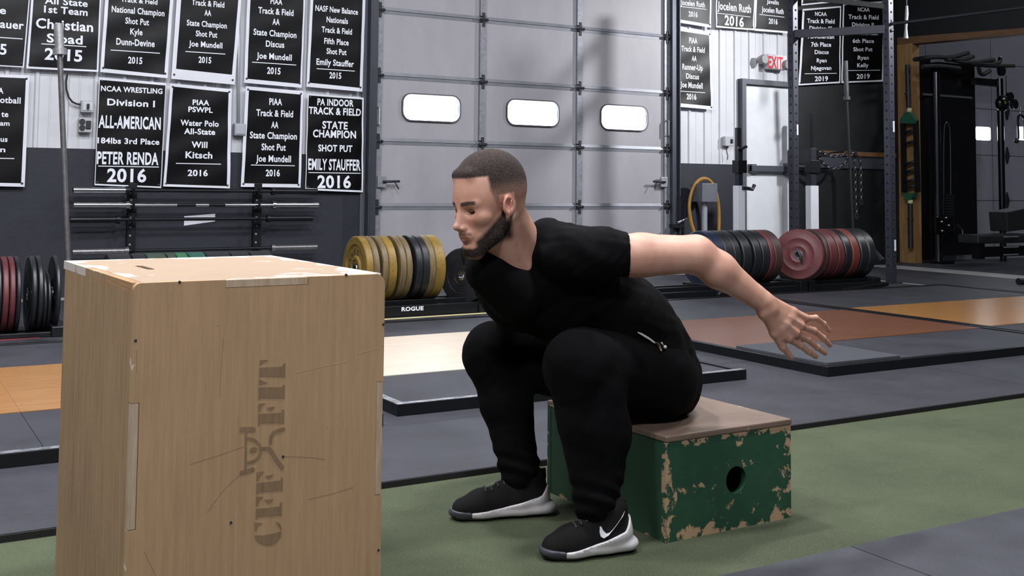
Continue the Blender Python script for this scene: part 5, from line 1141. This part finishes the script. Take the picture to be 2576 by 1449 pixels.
K.new(c, b.inputs['Base Color'])
hm = N.new('ShaderNodeMapRange'); hm.inputs[3].default_value = .48; hm.inputs[4].default_value = .95; mh = N.new('ShaderNodeMath'); mh.operation = 'MAXIMUM'; K.new(attr('hair'), mh.inputs[0]); K.new(attr('beard'), mh.inputs[1]); K.new(mh.outputs[0], hm.inputs[0]); K.new(hm.outputs[0], b.inputs['Roughness'])
bp = N.new('ShaderNodeBump'); bp.inputs['Strength'].default_value = .25; bp.inputs['Distance'].default_value = .001; K.new(hn.outputs['Fac'], bp.inputs['Height']); K.new(bp.outputs[0], b.inputs['Normal'])
# flush: ear, nose tip, knuckles, elbow
fl = np.zeros(len(V))
def spot(c_, r, a): 
    global fl
    fl = np.maximum(fl, a*np.exp(-((V-np.array(c_))**2).sum(1)/r**2))
spot(h(.0, .084, -.04), .028, .65); spot(h(.118, 0, -.088), .016, .4); spot(h(.085, .03, -.07), .022, .3); spot(elL+V3(.02, 0, .0), .04, .35)
for q in kn: spot(q, .02, .45)
for g in FG: spot(g[3], .02, .5)
body = nobj('body', V, Q, skin_m, man, 1, 'bare head with cropped dark hair and full beard, bare arms and hands', {'hair': hair, 'beard': beard, 'brow': brow, 'lips': lips*.7, 'flush': fl})
ew = mat('eye_white', (196, 186, 180), .2); ei = mat('dark_iris', (38, 26, 20), .15)
for s in (1, -1):
    e = MB().ball(h(.0695, s*.031, -.0492), .0138*SC, 14).build('eye', ew, man)
    p0 = h(.0695, s*.031, -.0492); g = (HF*.985+HL*.05+HU*(-.10)); g /= np.linalg.norm(g); p = p0+g*.0138*SC*.80
    MB().ball(p, .0066, 10).build('iris', ei, e)
# finger nails
nl = mat('nail', (206, 164, 150), .3)
for g in FG:
    d = g[3]-g[2]; d /= np.linalg.norm(d); p = g[3]+V3(0, -.0062, .001); sd = np.cross(d, V3(0, -1, 0)); sd /= np.linalg.norm(sd)
    mb = MB(); n_ = np.cross(sd, d); mb.hexa([p-d*.006-sd*.0045, p+d*.004-sd*.004, p+d*.004+sd*.004, p-d*.006+sd*.0045, p-d*.006-sd*.0045+n_*-.0015, p+d*.004-sd*.004+n_*-.0015, p+d*.004+sd*.004+n_*-.0015, p-d*.006+sd*.0045+n_*-.0015]); mb.build('nail', nl, man)

# -------- t-shirt
def wrinkle(Fd, amp, fr, ph=0, dirv=None):
    X, Y, Z = np.meshgrid(*Fd.ax, indexing='ij', sparse=True)
    Fd.F += (amp*(np.sin(fr*X+ph+2.2*np.sin(fr*.45*Z+ph)+1.3*np.sin(fr*.6*Y))*np.sin(fr*.7*Z-.5*fr*X+1.7*np.sin(fr*.4*Y+ph)))).astype(np.float32)
S_ = Field(np.arange(1.30, 2.32, .0055), np.arange(2.22, 3.02, .0055), np.arange(.36, 1.0, .0055))
pel = (hipL+hipR)/2
S_.cap(at(1395, 650, 2.58), chest+V3(.02, 0, 0), .088, .13, .03); S_.cap(chest, waist, .132, .125, .04, sq=((0, 1, 0), .88)); S_.cap(waist, pel+V3(.0, 0, .05), .125, .112, .04, sq=((0, 1, 0), .8))
S_.cap(at(1310, 720, 2.62), at(1390, 770, 2.62), .095, .10, .05)
S_.cap(nkb+V3(.06, 0, 0), shL+V3(.0, 0, -.0), .055, .062, .03); S_.cap(nkb+V3(0.02, 0, -.04), shR, .06, .062, .03)
S_.cap(at(1405, 640, 2.50), shL, .08, .066, .04)
S_.cap(at(1388, 606, 2.58), at(1500, 634, 2.58), .058, .062, .02); S_.cap(at(1378, 598, 2.58), at(1352, 700, 2.58), .05, .085, .02)
slv = elL-shL
S_.cap(shL, shL+slv*.62, .0615, .0600, .03); S_.cap(shR, shR+(elR-shR)*.62, .066, .064, .03)
S_.cap(at(1205, 640, 2.70), at(1250, 720, 2.70), .05, .065, .05); S_.cap(at(1225, 668, 2.62), at(1300, 760, 2.62), .06, .075, .05)
S_.cap(at(1600, 800, 2.5), at(1662, 885, 2.5), .075, .078, .05)
wrinkle(S_, .0030, 55); wrinkle(S_, .0016, 120, 1.0)
# sleeve end, neck opening, hem
X, Y, Z = np.meshgrid(*S_.ax, indexing='ij', sparse=True)
e0 = at(1577, 635, 2.41); en = slv/np.linalg.norm(slv)
cut = (X-e0[0])*en[0]+(Y-e0[1])*en[1]+(Z-e0[2])*en[2]
reg = (Z > .69) & (Y < 2.49) & (X > e0[0]-.05)
S_.F = np.where(reg, np.maximum(S_.F, cut), S_.F).astype(np.float32)
c0 = at(1328, 532, 2.56); c1 = at(1303, 673, 2.50); c2 = at(1262, 650, 2.50)
# neck opening: everything forward/up of the collar plane
pA, pB = V3(*c0), V3(*c1); dv = (pB-pA)/np.linalg.norm(pB-pA); nrm = np.cross(dv, V3(0, 1, 0)); nrm /= np.linalg.norm(nrm)
if nrm[0] > 0: nrm = -nrm
side_d = (X-pA[0])*nrm[0]+(Y-pA[1])*nrm[1]+(Z-pA[2])*nrm[2]       # positive = toward the face
S_.cap(at(1377, 599, 2.53), at(1366, 690, 2.56), .056, .078, .015); S_.cap(at(1232, 680, 2.56), at(1300, 738, 2.555), .066, .076, .02)
nb = h(-.02, 0, -.10); na = at(1308, 634, 2.54); ab = na-nb; L2 = ab@ab; t_ = np.clip(((X-nb[0])*ab[0]+(Y-nb[1])*ab[1]+(Z-nb[2])*ab[2])/L2, 0, 1.0)
tube_ = np.sqrt((X-nb[0]-t_*ab[0])**2+(Y-nb[1]-t_*ab[1])**2+(Z-nb[2]-t_*ab[2])**2)-(.074-.029*t_)
S_.F = np.maximum(S_.F, -np.maximum(tube_, -side_d-.002)).astype(np.float32)
V, Q = S_.mesh(); nobj('t_shirt', V, Q, black_cloth, man, 1)
# collar band
# -------- joggers
T = Field(np.arange(1.36, 2.30, .006), np.arange(2.22, 2.96, .006), np.arange(.05, .70, .006))
def leg(hp2, kn2, an2, s):
    r2 = .084 if s < 0 else .08
    T.cap(hp2, kn2+V3(.01, 0, -.005), .102, r2, .03); T.cap(kn2+V3(.0, 0, -.0), kn2, r2, r2, .03)
    if s < 0: T.cap(kn2+V3(.03, 0, -.03), hp2+V3(0, 0, -.03), .07, .085, .03)
    md = kn2*.62+an2*.38+V3(.012, 0, 0); T.cap(kn2+V3(.005, 0, -.01), md, .076, .074, .03); T.cap(md, an2+V3(.0, 0, .05), .073, .056, .02); T.cap(an2+V3(.0, 0, .05), an2+V3(.0, 0, .018), .052, .046, .012)
T.chain([at(1488, 985, 2.40), at(1502, 1085, 2.40), at(1506, 1180, 2.39), at(1503, 1270, 2.385)], [.088, .086, .064, .05], .03)
leg(hipL, kneL, ankL, 1); leg(hipR, kneR, ankR, -1)
bt = at(1668, 945, 2.55)
T.ell(at(1645, 942, 2.50), (.112, .105, .118), None, .04); T.ell(at(1625, 938, 2.69), (.112, .105, .11), None, .04)
T.cap(waist+V3(0, 0, -.05), pel, .125, .13, .04, sq=((0, 1, 0), .85))
T.cap(at(1560, 925, 2.48), at(1470, 905, 2.42), .094, .084, .03)
wrinkle(T, .0026, 34, 2); wrinkle(T, .0010, 90, .3)
X, Y, Z = np.meshgrid(*T.ax, indexing='ij', sparse=True)   # bunched folds above the ankle
fold = .0045*np.sin(Z*150+14*X+9*np.sin(7*X+3*Y)+12*Y)*np.exp(-((Z-.14)/.045)**2); T.F = (T.F+fold).astype(np.float32)
seat = GH+.001                      # seat of the joggers rests flat on the box
inbox = (X > N_[0]-.02) & (Y > N_[1]-.02) & (Y < N_[1]+GD+.03)
T.F = np.where(inbox, np.maximum(T.F, seat-Z), T.F).astype(np.float32)
V, Q = T.mesh(); jog = nobj('joggers', V, Q, mat('black_jogger_cloth', (5, 5, 7), .9, var=.3, vscale=20, bump=.3, bscale=600, spec=.12), man, 1)
# white drawcord / zip glint at the hip
zc = mat('white_cord', (214, 212, 206), .4); zb_ = mat('brass_zip_pull', (120, 104, 78), .35, .8)
# -------- shoes
shoe_b = mat('black_knit_upper', (9, 9, 11), .75, var=.3, vscale=40, bump=.5, bscale=900, spec=.25); shoe_w = mat('white_foam_midsole', (214, 210, 214), .4, rgb2=(190, 186, 192), vscale=6); shoe_g = mat('grey_rubber_toe', (58, 60, 70), .5); shoe_o = mat('black_outsole', (12, 12, 14), .6)
def shoe(heel, toe, name_lab, side):
    """side=+1: outer side faces the camera"""
    hx, tx = V3(*heel), V3(*toe); hx[2] = tx[2] = 0; F_ = tx-hx; L = np.linalg.norm(F_); F_ /= L; Lt = V3(F_[1], -F_[0], 0)*-1; 
    if Lt[1] > 0: Lt = -Lt                      # Lt points to the camera side
    U_ = V3(0, 0, 1); Mx = np.array([F_, Lt, U_])
    t = bpy.data.objects.new('shoe', None); COL.objects.link(t); t.location = Vector(hx)-base_of(man); t.parent = man; t['label'] = name_lab
    def p(f, l, u): return hx+F_*f*L+Lt*l+U_*u
    w0 = .036
    bb = [np.min([p(a, b, c) for a in (-.1, 1.1) for b in (-.07, .07) for c in (0, .18)], 0), np.max([p(a, b, c) for a in (-.1, 1.1) for b in (-.07, .07) for c in (0, .18)], 0)]
    def fld(): return Field(np.arange(bb[0][0], bb[1][0], .0032), np.arange(bb[0][1], bb[1][1], .0032), np.arange(-.012, .2, .0032))
    def upper(G, grow=0):
        G.cap(p(.14, 0, .052), p(.30, 0, .05), .034+grow, .040+grow, .02); G.cap(p(.30, 0, .05), p(.68, 0, .036), .040+grow, .041+grow, .02); G.cap(p(.68, 0, .034), p(.86, -.004*side, .026), .042+grow, .033+grow, .02)
        G.cap(p(.14, 0, .05), p(.17, 0, .105), .034+grow, .034+grow, .02); G.cap(p(.28, 0, .085), p(.46, 0, .072), .034+grow, .028+grow, .02); G.cap(p(.2, 0, .1), p(.3, 0, .098), .036+grow, .03+grow, .015)
        G.cap(p(.08, 0, .05), p(.075, 0, .112), .018+grow, .012+grow, .012)
    U1 = fld(); upper(U1); X, Y, Z = np.meshgrid(*U1.ax, indexing='ij', sparse=True); U1.F = np.maximum(U1.F, (.010-Z)+0*X+0*Y).astype(np.float32)
    V, Q = U1.mesh(); nobj('upper', V, Q, shoe_b, t, 1)
    def lf(): return (X-hx[0])*F_[0]+(Y-hx[1])*F_[1]+0*Z, (X-hx[0])*Lt[0]+(Y-hx[1])*Lt[1]+0*Z
    fl_, ll = lf(); fr_ = fl_/L
    W = fld(); upper(W, .005); topc = np.where(fr_ < .10, .088-.28*fr_, np.where(fr_ < .5, .060-.065*(fr_-.10), .034-.035*(fr_-.5)))
    heelk = .004*np.clip(1-np.abs(fr_-.0)/.15, 0, 1)
    W.cap(p(.06, 0, .022), p(.3, 0, .02), .042, .042, .01, sq=((0, 0, 1), 1.9)); W.cap(p(.3, 0, .02), p(.7, 0, .018), .042, .044, .01, sq=((0, 0, 1), 2.2)); W.cap(p(.7, 0, .018), p(.9, 0, .02), .043, .03, .01, sq=((0, 0, 1), 2.2))
    base_ = W.F.copy()
    W.F = np.maximum(np.maximum(base_, Z-topc), np.maximum(.008-Z, fr_-.80)).astype(np.float32); V, Q = W.mesh(); nobj('midsole', V, Q, shoe_w, t, 1)
    W.F = np.maximum(np.maximum(base_, Z-(.026+.03*np.clip(fr_-.85, 0, 1))), np.maximum(.006-Z, .80-fr_)).astype(np.float32); V, Q = W.mesh(); nobj('toe_rand', V, Q, shoe_g, t, 1)
    toe_sp = .010*np.clip((fr_-.75)/.25, 0, 1)**2
    W.F = np.maximum(base_, np.maximum(Z-.0085-toe_sp, toe_sp*.6+.0005-Z)).astype(np.float32)
    V, Q = W.mesh(); V[:, 2] = np.maximum(V[:, 2], .0006); nobj('outsole', V, Q, shoe_o, t, 0)
    # side mark: curved tick, laces, tongue tab
    def surf(f, u, off=.0012):     # march from the camera side to the upper
        for k_ in range(90):
            l = .075-k_*.0008; q = p(f, l, u); i = [int(np.clip(np.searchsorted(a, v), 0, len(a)-1)) for a, v in zip(U1.ax, q)]
            if U1.F[i[0], i[1], i[2]] < .001: return p(f, l+off, u)
        return p(f, .03, u)
    def decal(P, m, nm):
        Pt = [surf(f, u) for f, u in P]; n = len(Pt)//2; mb = MB(); o_ = Lt*.0016
        mb.add(Pt+[q-o_ for q in Pt], [(2*i, 2*i+1, 2*i+3, 2*i+2) for i in range(n-1)]+[(2*n+2*i, 2*n+2*i+2, 2*n+2*i+3, 2*n+2*i+1) for i in range(n-1)]+[(2*i, 2*i+2, 2*n+2*i+2, 2*n+2*i) for i in range(n-1)]+[(2*i+1, 2*n+2*i+1, 2*n+2*i+3, 2*i+3) for i in range(n-1)], True); mb.build(nm, m, t)
    if side > 0: decal([(.405, .078), (.395, .080), (.415, .066), (.375, .070), (.405, .056), (.34, .062), (.375, .052), (.30, .064), (.32, .058), (.25, .073), (.24, .074), (.20, .084), (.16, .0965), (.145, .099), (.11, .110), (.108, .111)], mat('white_swoosh_print', (224, 222, 230), .5), 'tick_mark')
    else: decal([(.56, .030), (.55, .031), (.57, .022), (.50, .033), (.48, .026), (.40, .038), (.36, .034), (.28, .046), (.22, .046), (.16, .056), (.10, .062), (.09, .063)], mat('grey_swoosh_print', (186, 182, 190), .5), 'tick_mark')
    for k_ in range(5):
        f = .40+.062*k_; zt = .108-.012*k_-.0; q = [p(f, l_, 0) for l_ in (-.022, -.008, .008, .022)]; pts = []
        for w_, l_ in zip(q, (-.022, -.008, .008, .022)):
            zz = .15
            while zz > .03:
                i = [int(np.clip(np.searchsorted(a, v), 0, len(a)-1)) for a, v in zip(U1.ax, (w_[0], w_[1], zz))]
                if U1.F[i[0], i[1], i[2]] < 0: break
                zz -= .002
            pts.append((w_[0], w_[1], zz+.003))
        MB().tube(pts, .0028, 6).build('lace', mat('charcoal_lace', (40, 40, 44), .7), t)
    MB().tube([p(.055, 0, .085), p(.035, 0, .105), p(.05, 0, .128)], [.006, .005, .007], 8).build('heel_tab', shoe_b, t)
    return t
shoe(az(1578, 1384), az(1366, 1408), 'black shoe nearest the camera with white tick and thick white sole', 1)
shoe(az(1378, 1292), az(1130, 1306), 'black shoe further back, with grey tick low on its side', -1)
# hip details
q = [at(x, y, 2.34) for x, y in ((1606, 838), (1618, 844), (1634, 853), (1648, 862))]
jog_f = T
def onhip(x, y, off=.002):
    d = ray(x, y); d = d/np.linalg.norm(d); s = 2.4; Pp = V3(0, 0, CAMH)
    while s < 4:
        q = Pp+d*s; i = [int(np.searchsorted(a, v)) for a, v in zip(T.ax, q)]; j = [int(np.searchsorted(a, v)) for a, v in zip(S_.ax, q)]
        if (all(0 < i[k] < len(T.ax[k]) for k in range(3)) and T.F[i[0], i[1], i[2]] < .002) or (all(0 < j[k] < len(S_.ax[k]) for k in range(3)) and S_.F[j[0], j[1], j[2]] < .002): return q-d*off
        s += .002
    return Pp+d*3
MB().tube([onhip(*a) for a in ((1604, 836), (1614, 841), (1624, 847), (1634, 853), (1642, 859), (1648, 863))], [.0015, .003, .0034, .003, .0028, .0015], 8).build('waist_cord', zc, man)
MB().tube([onhip(*a) for a in ((1652, 862), (1658, 870), (1664, 884))], [.004, .0055, .003], 8).build('zip_pull', zb_, man)
q = onhip(1673, 873); MB().ball(q, .005, 8).build('cord_tip', zc, man); MB().tube([onhip(1664, 862), onhip(1668, 868)], .0022, 6).build('cord_tip', zc, man)
